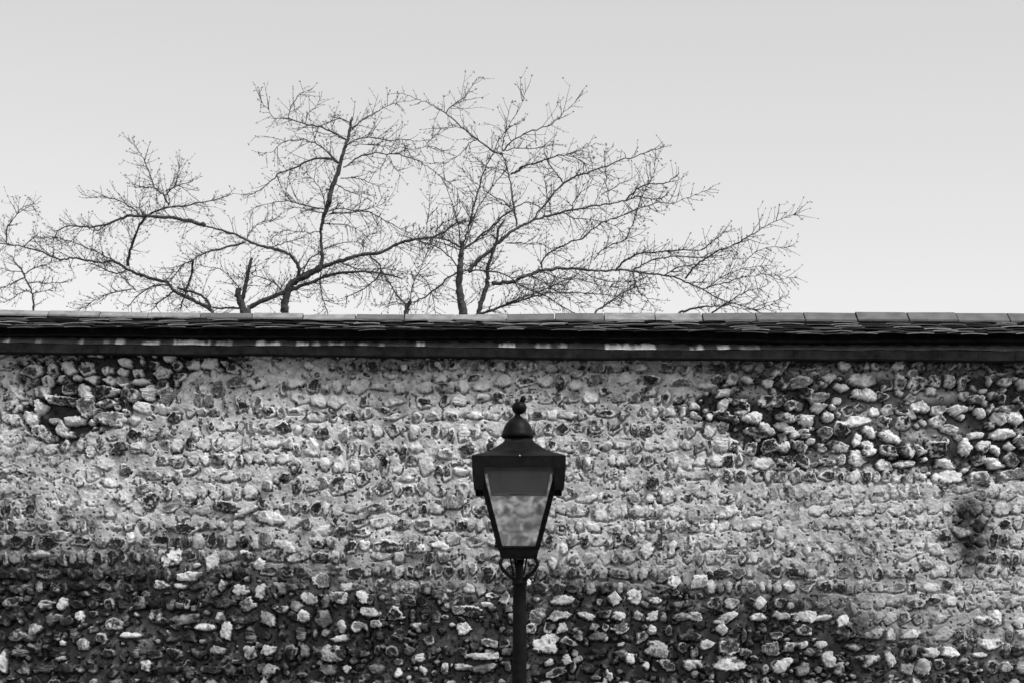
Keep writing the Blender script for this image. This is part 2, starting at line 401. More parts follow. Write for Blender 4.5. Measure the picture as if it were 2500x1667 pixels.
# --- notable flints read off the photograph: (cx, cy, rx, ry, tilt, kind) per surveyed patch of wall
T4 = (0.3827, 0.0, 720.0)
T5 = (0.3827, 1600.0, 720.0)
T7 = (0.5102, 0.0, 1150.0)
T0 = (1.0, 0.0, 0.0)
T8 = (0.5102, 1300.0, 1150.0)
T9 = (0.2168, 700.0, 860.0)
TA = (0.2168, 1380.0, 860.0)
TB = (0.2232, 0.0, 1000.0)
TC = (0.2213, 1150.0, 1320.0)
SURVEY = [
 (T0, [(1707, 1254, 27, 21, 2, 5)]),
 (T4, [(300,545,55,30,0,4),(490,525,32,22,0,0),(665,615,92,42,3,1),(680,690,60,28,3,4),(710,785,105,55,5,1),(470,795,80,36,-3,0),(195,780,55,45,-20,0),
       (260,720,42,58,40,0),(910,550,65,28,0,0),(900,710,60,38,0,0),(1030,725,62,34,-4,0),(860,790,45,35,0,0),(400,670,100,32,-5,3),(545,710,60,68,30,1),
       (265,875,100,35,-28,3),(395,860,38,62,25,0),(320,610,28,20,0,3),(215,485,55,40,0,4),(335,475,45,42,0,4),(440,465,50,48,0,0),(555,465,55,50,0,1),(590,535,60,30,0,2),
       (400,540,45,32,0,2),(705,540,42,30,0,2),(790,545,40,35,0,3),(880,495,42,35,0,2),(680,480,50,35,0,2),(1085,400,42,32,0,0),(1230,440,50,38,0,0),
       (1340,440,50,40,0,0),(1035,495,55,45,0,4),(800,430,50,28,-10,0),(450,590,48,40,25,3),(530,605,45,45,10,0),(265,615,65,45,5,4),(860,635,45,52,0,4),
       (950,625,50,48,0,0),(795,625,30,50,-20,2),(1035,570,38,38,0,1),(850,890,52,50,0,3),(950,885,45,40,0,4),(1245,880,30,45,0,0),(2000,965,60,58,0,0),
       (760,970,45,42,0,3),(880,970,60,50,20,2),(2290,580,80,48,0,0),(2030,665,50,45,0,0),(2140,680,55,48,0,0),(1060,640,60,50,30,3),(90,610,60,80,10,4),
       (105,695,75,60,0,2),(50,560,45,40,0,2),(1390,580,40,60,0,3),(1810,585,22,50,0,3),(1300,590,30,50,0,4),(1435,680,14,55,0,3),(1550,690,48,58,0,1),(1640,690,35,60,0,3),
       (560,640,30,40,0,0),(1110,780,50,40,20,3),(60,780,70,35,-25,0),(1150,520,45,28,10,1),(590,810,35,24,0,0)]),
 (T5, [(300,575,88,22,0,0),(490,535,35,38,0,0),(1110,525,48,32,0,0),(1185,585,46,25,-8,0),(960,625,52,42,0,3),(1480,570,42,42,0,1),(1295,800,88,38,4,0),
       (845,855,88,30,-36,0),(725,855,68,32,-35,0),(620,780,80,45,5,0),(970,790,52,42,0,0),(255,705,40,28,0,0),(820,770,52,36,-10,4),(1460,805,52,40,0,4),
       (2220,885,78,34,0,0),(1500,900,72,36,-30,0),(1800,980,62,48,0,1),(680,1070,62,40,0,0),(1850,1070,62,36,-20,0),(1460,1080,62,40,-10,4),(1165,965,62,42,-20,2),
       (455,775,98,34,-12,3),(70,455,42,36,0,2),(1440,640,42,34,0,1),(1790,545,42,42,0,1),(250,765,46,30,-25,0),(345,775,32,32,0,0),(430,705,30,48,-20,0),
       (545,705,55,58,0,1),(1040,650,55,34,15,1),(1880,555,38,46,0,4),(1955,565,26,46,0,1),(2130,545,18,44,10,0),(2230,550,45,34,0,1),(2340,565,40,40,0,0),
       (330,560,50,20,0,0),(1360,640,50,40,-25,0),(1300,630,50,34,0,4),(720,560,40,30,0,0),(580,540,45,26,-15,4),(440,620,50,28,0,0),(1690,715,55,36,0,4),
       (1810,725,50,34,10,1),(1580,725,46,36,0,1),(2050,655,50,30,0,1),(2270,720,70,30,6,3),(1930,725,60,26,5,0),(1370,870,55,30,-35,2),(950,880,48,30,-30,2),
       (1090,870,55,38,-10,4),(1610,990,52,48,0,2),(1360,980,60,42,-25,4),(1480,985,60,36,-30,1),(930,960,50,36,-35,4),(820,960,46,40,-30,2),(730,960,60,50,0,1),
       (610,980,42,40,0,4),(2170,980,45,26,-40,0),(2090,960,46,40,0,4),(1980,970,46,52,20,0),(1690,985,46,26,-40,4),(2330,930,40,50,20,3),(640,870,80,26,-20,3),
       (1040,715,50,36,-15,0),(1130,715,36,24,-30,0),(860,700,40,40,0,3),(1100,775,40,34,0,0),(2200,790,50,46,0,4),(2300,780,50,44,0,0),(1800,800,60,44,20,4),(1580,820,46,46,0,1),
       (2050,890,62,28,0,0),(940,990,40,40,0,2),(1100,1065,60,26,-10,4),(1590,1075,70,30,5,4),(2160,1070,70,34,-10,0),(830,1075,80,45,-10,1)]),
 (T7, [(160,755,36,24,30,0),(380,692,22,23,0,0),(300,820,17,15,0,0),(615,782,72,15,0,0),(900,500,54,24,8,0),(860,548,42,17,0,0),(1010,430,30,44,-25,0),
       (1240,443,32,30,-20,0),(940,450,25,16,20,0),(1185,635,36,38,30,1),(1150,565,38,27,-10,0),(1245,575,28,36,-15,0),(1060,545,25,25,0,0),(980,742,55,18,0,0),
       (1085,765,34,40,-10,0),(1575,870,72,42,0,2),(2220,752,42,38,0,0),(1635,740,23,34,-10,0),(1710,740,40,28,20,4),(1625,800,68,18,8,0),(1035,855,38,24,0,0),
       (1195,865,30,34,0,4),(1540,515,48,38,0,1),(1370,355,62,28,-15,0),(1540,280,52,28,15,0),(1290,220,78,30,-8,0),(1170,190,75,20,25,0),(14,910,20,52,0,0),
       (190,395,48,18,0,0),(815,405,55,45,0,4),(295,635,24,32,-25,0),(550,730,48,30,0,4),(700,930,28,28,0,0),(2010,890,25,22,0,0),(1905,965,20,25,0,0),
       (2025,955,17,28,30,0),(1660,945,26,20,20,0),(1620,600,50,30,0,4),(1475,610,45,28,-15,0),(1735,600,36,28,-10,4),(2145,605,62,40,-15,2),(2330,635,30,14,0,0),
       (1280,855,40,28,0,4),(400,830,35,30,0,4),(480,800,30,26,0,1),(1350,660,40,24,0,2),(770,540,45,26,15,4),(1450,690,32,28,0,0),(1800,730,30,20,0,4),(2250,670,60,26,-10,1),
       (720,140,46,42,20,1),(590,130,36,36,0,1),(890,275,72,26,-4,3),(1070,160,62,26,-15,1),(820,175,46,22,20,1),(440,145,40,28,0,4),(1250,150,22,30,0,3),(2160,140,60,34,0,1),
       (1640,60,60,42,0,4),(1420,65,22,40,-10,3),(1550,55,24,28,0,3),(1280,65,24,26,0,3),(1480,75,26,22,0,3),(1840,70,44,44,0,3),(1720,290,60,22,0,1),(1630,285,34,26,0,3),
       (1850,355,62,34,0,1),(1680,360,30,34,0,3),(1740,350,30,32,0,0),(1990,360,50,32,-20,4),(2110,355,50,26,-20,0),(2190,660,40,24,0,1),(1830,540,40,30,0,2),(2260,458,25,26,0,1),
       (1890,685,46,30,-20,1),(1690,670,30,34,0,2),(1770,672,50,22,-15,0),(2010,745,40,26,0,2),(60,620,50,24,10,4),(215,635,38,28,0,2),(745,690,30,36,0,2),(560,270,26,14,0,3)]),
 (T8, [(130,605,66,25,-3,0),(70,825,62,44,5,0),(600,850,56,40,-15,0),(575,690,38,30,10,0),(590,615,36,20,0,0),(720,695,46,24,-5,4),(415,690,34,26,0,0),
       (430,750,46,28,0,1),(910,755,26,34,0,0),(945,840,50,38,0,1),(1140,850,40,40,0,4),(1195,925,52,34,30,0),(940,920,85,36,5,0),(1080,695,36,24,-15,0),
       (1870,935,38,44,0,0),(1810,775,48,24,0,0),(1910,865,42,26,0,0),(2000,865,46,26,-10,0),(2140,875,46,17,0,0),(2195,820,50,34,0,4),(1430,360,58,24,-35,0),
       (1490,710,36,28,0,0),(1610,905,62,30,0,2),(1300,760,42,26,0,4),(160,890,22,28,0,0),(215,900,28,18,10,0),(100,960,58,22,20,0),(365,975,20,34,25,0),
       (1115,450,36,30,0,3),(1400,545,34,30,0,3),(800,525,36,28,0,4),(260,125,46,24,0,0),(560,125,25,25,0,0),(740,125,26,22,0,3),(670,365,20,38,-15,0),
       (545,375,36,36,0,0),(145,375,18,28,0,0),(1360,185,42,26,0,0),(1990,25,75,30,3,0),(2140,30,62,36,0,1),(1190,290,25,36,0,0),(120,690,45,28,0,4),(20,690,40,40,0,1),
       (260,690,44,16,-15,0),(500,690,26,22,0,1),(780,695,40,22,-10,4),(930,700,55,24,20,4),(1190,690,50,22,-8,4),(1310,690,55,30,0,4),(1390,700,45,14,12,0),(140,750,34,28,0,0),
       (300,745,26,22,0,0),(350,745,18,20,0,1),(650,760,26,26,0,4),(570,760,30,28,0,0),(720,845,28,26,0,1),(830,830,46,24,10,4),(1230,840,24,22,0,1),(1300,830,22,20,0,2),
       (1380,830,30,20,0,0),(640,925,44,28,-20,1),(545,925,18,24,25,0),(770,925,48,26,0,2),(470,895,26,30,20,0),(1420,900,30,40,20,0),(1710,900,22,46,15,0),(1950,920,28,26,0,1),
       (1540,840,44,20,-10,2),(320,620,16,16,0,1),(400,610,34,34,0,4),(490,600,36,40,0,4),(870,630,44,28,0,1),(1090,625,30,28,0,4),(1190,625,32,26,0,1),(340,195,60,40,0,2),
       (570,200,30,26,0,1),(930,195,60,32,0,4),(490,125,30,28,0,1),(350,125,50,28,0,2),(930,130,32,26,0,1),(995,135,20,36,0,1),(1370,125,62,34,20,1),(640,125,38,26,0,2),
       (1240,370,28,36,0,2),(960,375,44,18,0,3),(1600,380,40,16,-40,0),(1520,380,36,30,-20,0),(1310,365,24,34,10,0),(1650,360,12,40,0,0),(395,280,34,26,0,1),(140,275,24,28,0,1),
       (1390,440,22,46,-15,4),(680,530,30,36,0,4),(1310,545,30,34,0,1),(2050,285,46,24,-20,0),(1930,370,34,30,-30,0),(1550,110,34,46,0,0),(1660,110,50,40,10,4),(2270,110,30,30,0,4),
       (2330,720,30,30,0,0),(2160,710,44,28,0,4),(2220,700,26,40,0,0),(1880,440,30,26,0,3),(1720,365,50,16,-12,1)]),
 (T9, [(805,380,125,75,0,0),(1290,390,95,70,5,0),(1040,385,110,45,-10,0),(1545,385,85,65,10,0),(1795,385,100,60,-5,4),(2000,370,70,75,-30,0),(2200,370,110,55,0,0),(300,380,80,75,-10,1),
       (440,390,60,85,5,2),(570,370,65,80,30,0),(345,535,60,70,0,0),(540,545,95,75,5,0),(870,540,50,60,0,3),(1190,560,130,55,5,0),(1785,535,68,70,0,3),(1560,560,100,60,0,1),(1950,540,80,70,0,0),
       (530,720,50,60,0,3),(705,710,78,42,5,3),(310,720,110,60,0,2),(1470,720,50,62,0,1),(1640,720,65,55,0,3),(1870,715,100,50,0,2),(2110,700,110,50,0,0),(1090,640,70,30,-10,3),(1200,725,105,38,10,4),
       (400,895,75,65,0,3),(650,920,50,75,-10,1),(830,880,65,70,-10,2),(1020,890,60,85,0,0),(1430,890,60,80,-10,0),(1690,890,40,90,0,3),(1850,910,40,80,0,3),(1990,900,70,95,0,0),(2130,880,55,95,0,4),
       (240,880,60,70,0,0),(120,860,45,55,0,0),(300,1065,105,72,0,0),(575,1080,55,60,0,3),(745,1080,50,85,-20,1),(880,1090,55,70,0,1),(1020,1050,55,70,0,1),(1315,1110,50,85,0,3),(1170,1080,45,60,0,3),
       (1780,1140,120,60,0,3),(2055,1100,80,70,0,3),(1470,1070,80,70,0,0),(110,1080,50,80,0,1),(430,1260,70,85,0,0),(590,1260,60,85,-15,0),(760,1260,70,80,0,0),(920,1260,70,80,0,4),(1100,1260,40,115,0,3),
       (1250,1290,60,80,10,0),(110,1270,60,90,0,3),(1570,1260,80,110,20,0),(1720,1320,50,50,0,3),(1890,1250,35,28,0,3),(1980,1225,35,38,0,3),(410,1470,55,65,0,3),(110,1480,45,90,0,1),(670,1480,110,95,-10,1),
       (1060,1540,80,75,0,3),(1185,1480,40,90,0,3),(1510,1520,55,85,0,3),(1370,1410,90,35,5,4),(890,260,60,40,-5,1),(340,260,50,55,0,1),(730,265,38,30,0,3),(1960,265,80,32,5,3),(2120,270,70,45,0,3),
       (1740,280,80,55,0,0),(1190,270,60,28,0,0),(1560,285,50,40,0,4),(1320,165,50,42,-30,0),(250,140,70,42,-15,4),(1950,1330,100,48,-5,0)]),
 (TA, [(330,290,100,75,0,1),(670,290,125,65,5,0),(970,300,95,52,0,3),(1140,160,70,65,0,1),(1330,180,75,60,-10,1),(940,430,80,65,0,2),(1290,330,110,45,10,3),(550,860,75,75,0,1),
       (900,880,70,75,15,3),(1080,850,60,60,0,1),(350,840,80,75,0,3),(1620,880,80,70,0,0),(1400,890,60,70,10,4),(450,1040,85,50,0,0),(620,1040,75,45,-10,0),(790,1050,45,70,0,4),(1200,1040,100,70,0,0),
       (1360,1030,65,60,0,0),(1520,1050,60,60,0,1),(1130,1240,38,75,0,3),(1370,1240,65,95,15,0),(250,1240,60,85,0,0),(140,1240,55,85,0,3),(1000,1450,85,90,10,1),(670,1450,65,80,0,0),(820,1480,60,60,0,4),
       (430,430,45,50,0,1),(870,640,70,65,20,1),(1000,670,55,75,20,0),(670,660,45,90,-20,4),(280,620,45,60,0,4),(1230,1230,45,85,0,0),(1460,600,70,42,0,0),(100,360,100,60,0,0),(130,240,70,48,0,4)]),
 (TB, [(1460,280,85,72,0,3),(1620,250,75,65,0,4),(1780,250,70,70,0,2),(1890,250,38,65,0,1),(1230,300,62,28,0,3),(1320,430,70,65,0,3),(1490,420,80,65,25,2),(1640,430,60,60,0,4),(1000,440,55,85,0,1),
       (1150,590,95,70,-15,4),(1210,780,90,70,0,0),(1380,650,80,62,0,3),(1660,705,130,48,-5,1),(2060,670,85,42,5,1),(1650,1000,95,88,-25,1),(1880,1050,110,45,15,1),(1380,970,65,75,0,1),(1010,990,90,70,20,1),
       (2020,1290,150,50,-5,3),(1410,1280,55,32,0,3),(1600,850,95,60,10,4),(1800,810,70,42,-25,3),(660,1370,95,55,-5,4),(880,800,65,70,-30,3),(200,690,80,30,-20,3),(340,770,45,40,0,1),(1430,1390,55,70,0,0),
       (760,1140,50,40,0,3),(2120,1030,80,38,10,3),(2080,930,70,65,0,0)]),
 (TC, [(985,640,150,60,0,0),(840,1140,140,95,5,0),(660,960,60,55,-10,4),(370,1120,65,50,-10,1),(180,1120,110,50,-8,1),(150,700,65,26,5,0),(220,600,75,36,-10,1),(380,640,55,70,0,1),(1050,1300,60,60,0,0),
       (860,1330,65,40,20,0),(930,1450,120,60,20,1),(930,800,60,60,0,0),(1050,810,55,45,0,4),(1030,950,80,55,-5,4),(720,820,90,75,0,1),(850,960,45,60,0,1),(1080,1110,80,42,-20,4),(720,640,45,26,0,0),
       (150,1270,200,45,-2,4),(640,460,30,50,-10,0),(560,430,18,38,0,0),(1020,70,50,85,0,0),(910,240,55,75,0,0)]),
]
placed = []
surv = []
for (s, ox, oy), rows in SURVEY:
    for (cx, cy, rx, ry, an, ty) in rows:
        surv.append((ox + cx * s, oy + cy * s, rx * s, ry * s, an, ty))
surv.sort(key=lambda q: q[2] * q[3])
keep = []
for q in reversed(surv):                              # larger first; overlapping surveys of one flint are dropped
    if all(((q[0] - k[0]) / max(q[2], k[2])) ** 2 + ((q[1] - k[1]) / max(q[3], k[3])) ** 2 > 0.8 for k in keep):
        keep.append(q)

def samp(field, x, z):
    i = min(NX - 1, int(np.searchsorted(xs, x)))
    j = min(NZ - 1, int(np.searchsorted(zs, z)))
    return float(field[j, i])

def covered(px, py, rx, ry):
    for k in keep:
        if abs(px - k[0]) < (k[2] + rx) and abs(py - k[1]) < (k[3] + ry):
            if ((px - k[0]) / (k[2] + rx * 0.72)) ** 2 + ((py - k[1]) / (k[3] + ry * 0.72)) ** 2 < 1:
                return True
    return False

# coursed filling
zc = 3.40
row = 0
while zc > 0.0:
    hrow = random.choice((0.088, 0.095, 0.1, 0.092, 0.085, 0.07))
    ph, ph2 = random.uniform(0, 6.28), random.uniform(0, 6.28)
    x = -XE - random.uniform(0, 0.1)
    while x < XE:
        far = abs(x) > 3.5
        zz = zc - hrow / 2 + 0.007 * math.sin(x * 1.7 + ph) + 0.003 * math.sin(x * 4.3 + ph2)
        e, bz, sm, stain_shade = samp(E, x, zz), samp(B, x, zz), samp(SM, x, zz), samp(STAIN_SHADE, x, zz)
        wild = e > 0.4 or sm > 0.5
        wd = random.choice((0.045, 0.055, 0.065, 0.075, 0.09, 0.12)) * random.uniform(0.85, 1.15)
        if wild or bz > 0.5:
            wd *= 1.42 if e > 0.4 else 1.25
        if far:
            wd *= 1.3
        gapw = random.uniform(0.000, 0.011) if bz < 0.5 and e < 0.4 else random.uniform(-0.004, 0.006) if bz < 0.5 else random.uniform(0.000, 0.03)
        a, b = wd / 2, hrow * random.uniform(0.38, 0.52)
        cx = x + a
        if wd > 0.1:
            b *= 0.8
        if e > 0.4:
            b *= 1.2
        x += wd + gapw
        an = random.gauss(0, 0.10) if not wild else random.gauss(0.0, 0.35)
        zz += random.gauss(0, 0.0028 if not wild else 0.010)
        px, py = cx * PXM + SRC_W / 2, SRC_H / 2 - (zz - CAM.z - SHIFT * wat(12)) * PXM
        if covered(px, py, a * PXM, b * PXM):
            continue
        p = random.random()
        dirt = 0.0
        if bz > 0.5:
            typ = 0 if p < 0.16 else 1 if p < 0.42 else 4 if p < 0.62 else 2
            dirt = random.uniform(0.55, 0.97) if random.random() < 0.66 else random.uniform(0.0, 0.4)
            if px < 700 and random.random() < 0.85:
                dirt = max(dirt, random.uniform(0.6, 0.96))
            a *= random.uniform(0.6, 1.15)
            b *= random.uniform(0.7, 1.1)
            if random.random() < 0.06:
                continue
        elif e > 0.4:
            typ = 0 if p < 0.18 else 1 if p < 0.52 else 3 if p < 0.64 else 4 if p < 0.86 else 2
            dirt = random.choice((0, 0, 0, 0.3, 0.6))
        elif sm > 0.5:
            typ = 0 if p < 0.5 else 3 if p < 0.70 else 4 if p < 0.85 else 2
            if random.random() < 0.25:
                continue
        else:
            typ = 0 if p < 0.18 else 1 if p < 0.52 else 3 if p < 0.69 else 4 if p < 0.88 else 2
        dirt = max(dirt, stain_shade * random.uniform(0.3, 0.8) if stain_shade > 0.3 else 0)  # flints below the band take its painted shade in with the dirt
        stone(cx, zz, a, b, an, typ, proud=random.uniform(0.005, 0.019) + 0.014 * e + 0.008 * bz, pw=random.uniform(2.2, 3.6), dirt=dirt)
    zc -= hrow + random.uniform(0.002, 0.008)
# small gallets between the big ones
for k in range(2600):
    x, z = random.uniform(-3.4, 3.4), random.uniform(1.2, 3.35)
    inB = samp(B, x, z) > 0.5
    if not inB and random.random() < 0.9:
        continue
    a = random.uniform(0.006, 0.016) if not inB else random.uniform(0.008, 0.030)
    stone(x, z, a, a * random.uniform(0.5, 1.0), random.uniform(-1.5, 1.5), random.choice((0, 0, 3, 3, 2)), proud=random.uniform(0.004, 0.012), pw=2.0,
          dirt=random.choice((0.5, 0.75, 0.85, 0.93)) if inB else 0)
for k in range(5200):
    x, z = random.uniform(-3.45, 3.45), random.uniform(1.22, 3.36)
    e, bz = samp(E, x, z), samp(B, x, z)
    if e < 0.45 and bz < 0.5:
        continue
    if e < 0.45 and random.random() < 0.5:
        continue
    a = random.uniform(0.018, 0.040)
    b = a * random.uniform(0.5, 0.85)
    px, py = x * PXM + SRC_W / 2, SRC_H / 2 - (z - CAM.z - SHIFT * wat(12)) * PXM
    if covered(px, py, a * PXM * 0.8, b * PXM * 0.8):
        continue
    if max(samp(H, x, z), samp(H, x + a * .6, z), samp(H, x - a * .6, z), samp(H, x, z + b * .6), samp(H, x, z - b * .6)) > -0.05:
        continue
    p = random.random()
    stone(x, z, a, b, random.gauss(-0.1, 0.4), 0 if p < 0.12 else 1 if p < 0.48 else 3 if p < 0.62 else 4 if p < 0.8 else 2, proud=random.uniform(0.0, 0.014), pw=2.6,
          dirt=random.uniform(0.45, 0.9) if bz > 0.5 else random.choice((0, 0.2, 0.5)))
for (px, py, rx, ry, an, ty) in reversed(keep):
    x, z = X(px), Z(py)
    bz, sm = samp(B, x, z), samp(SM, x, z)
    stone(x, z, rx / PXM * 1.05, ry / PXM * 1.05, R(an), ty, proud=random.uniform(0.010, 0.024) + 0.010 * samp(E, x, z), pw=random.uniform(2.0, 2.8),
          dirt=random.choice((0.0, 0.1, 0.3)) if bz > 0.5 else 0.0, clean=random.choice((1.0, 1.0, 0.6)) if ty in (0, 4) else 0.5)

# merge flints and mortar into one relief
kk = 0.004
hh = np.clip(0.5 + 0.5 * (H - mortar) / kk, 0, 1)
REL = mortar * (1 - hh) + H * hh + kk * hh * (1 - hh)
mask = sstep(-0.0012, 0.0022, H - mortar + (F['fine'] - 0.5) * 0.006)
TONE = MA * (1 - mask) + A * mask
# grime lying over stone and mortar alike, in runs and patches, plus shade painted under the band
TONE = TONE * (1 - np.clip(STAIN_SHADE, 0, 1) * np.clip(0.30 + 2.2 * (F['mid'] - 0.38), 0.05, 0.85) * mask * (1 - 0.9 * K))
TONE = TONE * np.clip(0.62 + 0.76 * F['big'] + 0.5 * (F['sml'] - 0.5), 0.4, 1.25)
RUN = np.clip(1.6 * np.exp(-(((PXg - 2368 - 25 * (F['big'] - 0.5)) / 36) ** 2 + ((PYg - 1310) / 92) ** 4)), 0, 1) * sstep(0.30, 0.55, F['sml'] * 0.5 + F['mid'] * 0.5)
TONE = np.clip(TONE * (1 - 0.78 * RUN), 0.012, 0.85)
GLOSS = G * mask

def grid_mesh(name, px, py, pz, mat, parent, attrs):
    nz, nx = px.shape
    me = bpy.data.meshes.new(name)
    me.vertices.add(nz * nx)
    co = np.stack([px, py, pz], -1).astype(np.float32).ravel()
    me.vertices.foreach_set('co', co)
    idx = np.arange(nz * nx, dtype=np.int32).reshape(nz, nx)
    q = np.stack([idx[:-1, :-1], idx[:-1, 1:], idx[1:, 1:], idx[1:, :-1]], -1).reshape(-1, 4)
    me.loops.add(q.size)
    me.loops.foreach_set('vertex_index', q.ravel())
    me.polygons.add(len(q))
    me.polygons.foreach_set('loop_start', np.arange(0, q.size, 4, dtype=np.int32))
    me.update(calc_edges=True)
    me.polygons.foreach_set('use_smooth', np.ones(len(q), dtype=bool))
    me.materials.append(mat)
    for k, v in attrs.items():
        at = me.attributes.new(k, 'FLOAT', 'POINT')
        at.data.foreach_set('value', v.astype(np.float32).ravel())
    o = bpy.data.objects.new(name, me)
    COL.objects.link(o)
    o.parent = parent
    o.matrix_parent_inverse = Matrix.Translation(-Vector(parent.location))
    return o

wall = thing('flint_wall', 'long flint cobble wall with tiled coping running right behind the lamp post', 'wall', (0, 0.2, 0))
m_flint = attr_mat('flint and lime mortar', 'tone', 240.0, 0.5, 0.85, 'gloss', 0.45)
grid_mesh('flint_facing', GX, -REL, GZ, m_flint, wall, {'tone': TONE, 'gloss': GLOSS})

m_core = noise_mat('rough rubble', 0.12, 0.34, 9.0, 0.9, 0.8)
b = Buf()
b.box(-XE, XE, 0.12, 0.42, 0.0, 3.42)
b.build('wall_core', m_core, wall)

# --- coping lines, read along the wall (photo x -> photo y)
L_RT = ([-3000, 0, 400, 700, 1200, 1600, 2000, 2500, 5500], [758, 758, 763, 767, 768, 765.5, 763, 766, 766])
L_EV = ([-3000, 0, 700, 1600, 2000, 2500, 5500], [804, 804, 807, 812, 819, 818, 818])
L_PT = ([-3000, 0, 900, 1600, 2500, 5500], [822, 822, 834, 838, 845, 845])
L_PB = ([-3000, 0, 350, 900, 1600, 2000, 2500, 5500], [836, 836, 841, 846, 853, 855, 857, 857])
L_BB = ([-3000, 0, 900, 1500, 2000, 2500, 5500], [858, 858, 868, 873, 877, 879, 879])

def line_z(L, x, d):
    sagg = 0.0
    if L is not L_RT:                       # old brickwork: the courses wander by a few millimetres
        k = {id(L_EV): 1, id(L_PT): 2, id(L_PB): 3, id(L_BB): 4}[id(L)]
        sagg = 0.0022 * math.sin(2.1 * x + k) + 0.0016 * math.sin(5.3 * x + 2.2 * k) + 0.0012 * math.sin(13.7 * x + k * k) + 0.0008 * math.sin(37 * x + k)
    return Z(float(np.interp(x * PXM + SRC_W / 2, *L)), d) + sagg

Y_RIDGE, Y_EAVE = 0.20, -0.15
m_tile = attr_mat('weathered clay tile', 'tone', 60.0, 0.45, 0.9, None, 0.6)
roof = Buf()
NC = 10
for side in (1, -1):
    for c in range(NC):
        x = -XE + random.uniform(-0.1, 0)
        while x < XE:
            w = random.uniform(0.155, 0.17)
            f0, f1 = c / NC, (c + 1.65) / NC
            zr, ze = line_z(L_RT, x, 12.2) - 0.036, line_z(L_EV, x, 11.85) - 0.010
            def pt(f, xx, up):
                y = Y_RIDGE + (Y_EAVE - Y_RIDGE) * f
                z = zr + (ze - zr) * f
                if side < 0:
                    y = 2 * Y_RIDGE - y
                return Vector((xx, y, z + up))
            sag = random.gauss(0, 0.0025)
            lift = random.gauss(0.0, 0.0022)
            tilt = random.gauss(0, 0.004)
            th = random.uniform(0.003, 0.0055)
            slip = random.gauss(0, 0.12)
            f1s = f1 + slip / NC
            base = 0.004 + 0.0008 * c
            n = 5
            lo, hi, tones = [], [], []
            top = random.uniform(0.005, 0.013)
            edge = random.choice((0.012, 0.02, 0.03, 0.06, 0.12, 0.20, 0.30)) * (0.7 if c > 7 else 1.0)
            vs, ts = [], []
            for i in range(n):
                u = i / (n - 1)
                xx = x + w * 0.985 * u
                cam = 0.004 * (1 - (2 * u - 1) ** 2) + tilt * (u - 0.5) + lift
                f0c, f1c = min(f0, 1.0), min(f1s, 1.03)
                p_up, p_dn = pt(f0c, xx, base + cam * 0.2), pt(f1c, xx, base + 0.014 + cam)
                e = 0.0
                vs += [p_up, p_dn, p_dn + Vector((0, 0, 0.0)), p_dn - Vector((0, 0, th)), p_up - Vector((0, 0, th))]
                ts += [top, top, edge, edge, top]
            fs = []
            for i in range(n - 1):
                o_ = i * 5
                p_ = o_ + 5
                if side > 0:
                    fs += [(o_ + 1, p_ + 1, p_, o_), (o_ + 3, p_ + 3, p_ + 2, o_ + 2), (o_ + 4, p_ + 4, p_ + 3, o_ + 3)]
                else:
                    fs += [(o_, p_, p_ + 1, o_ + 1), (o_ + 2, p_ + 2, p_ + 3, o_ + 3), (o_ + 3, p_ + 3, p_ + 4, o_ + 4)]
            e_ = (n - 1) * 5
            fs += [(0, 1, 3, 4), (e_ + 4, e_ + 3, e_ + 1, e_)]
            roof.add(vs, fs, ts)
            x += w
# bedding under the tiles
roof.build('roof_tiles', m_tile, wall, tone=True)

bed = Buf()
STEPS = 181
sec = []
for i in range(STEPS):
    x = -XE + 2 * XE * i / (STEPS - 1)
    zr, ze = line_z(L_RT, x, 12.2) - 0.06, line_z(L_EV, x, 11.85) - 0.034
    sec.append([(x, Y_EAVE + 0.03, ze), (x, Y_RIDGE, zr), (x, 2 * Y_RIDGE - Y_EAVE - 0.03, ze)])
vs = [p for s_ in sec for p in s_]
fs = []
for i in range(STEPS - 1):
    a, c = i * 3, i * 3 + 3
    fs += [(a, c, c + 1, a + 1), (a + 1, c + 1, c + 2, a + 2), (a + 2, c + 2, c, a)]
bed.add(vs, fs)
m_dark = noise_mat('sooty brick with eaves shade', 0.008, 0.024, 14.0, 0.95, 0.5, spec=0.05)  # soot plus the shadow under the eaves, put into one dark colour
bed.build('tile_bedding', m_dark, wall)

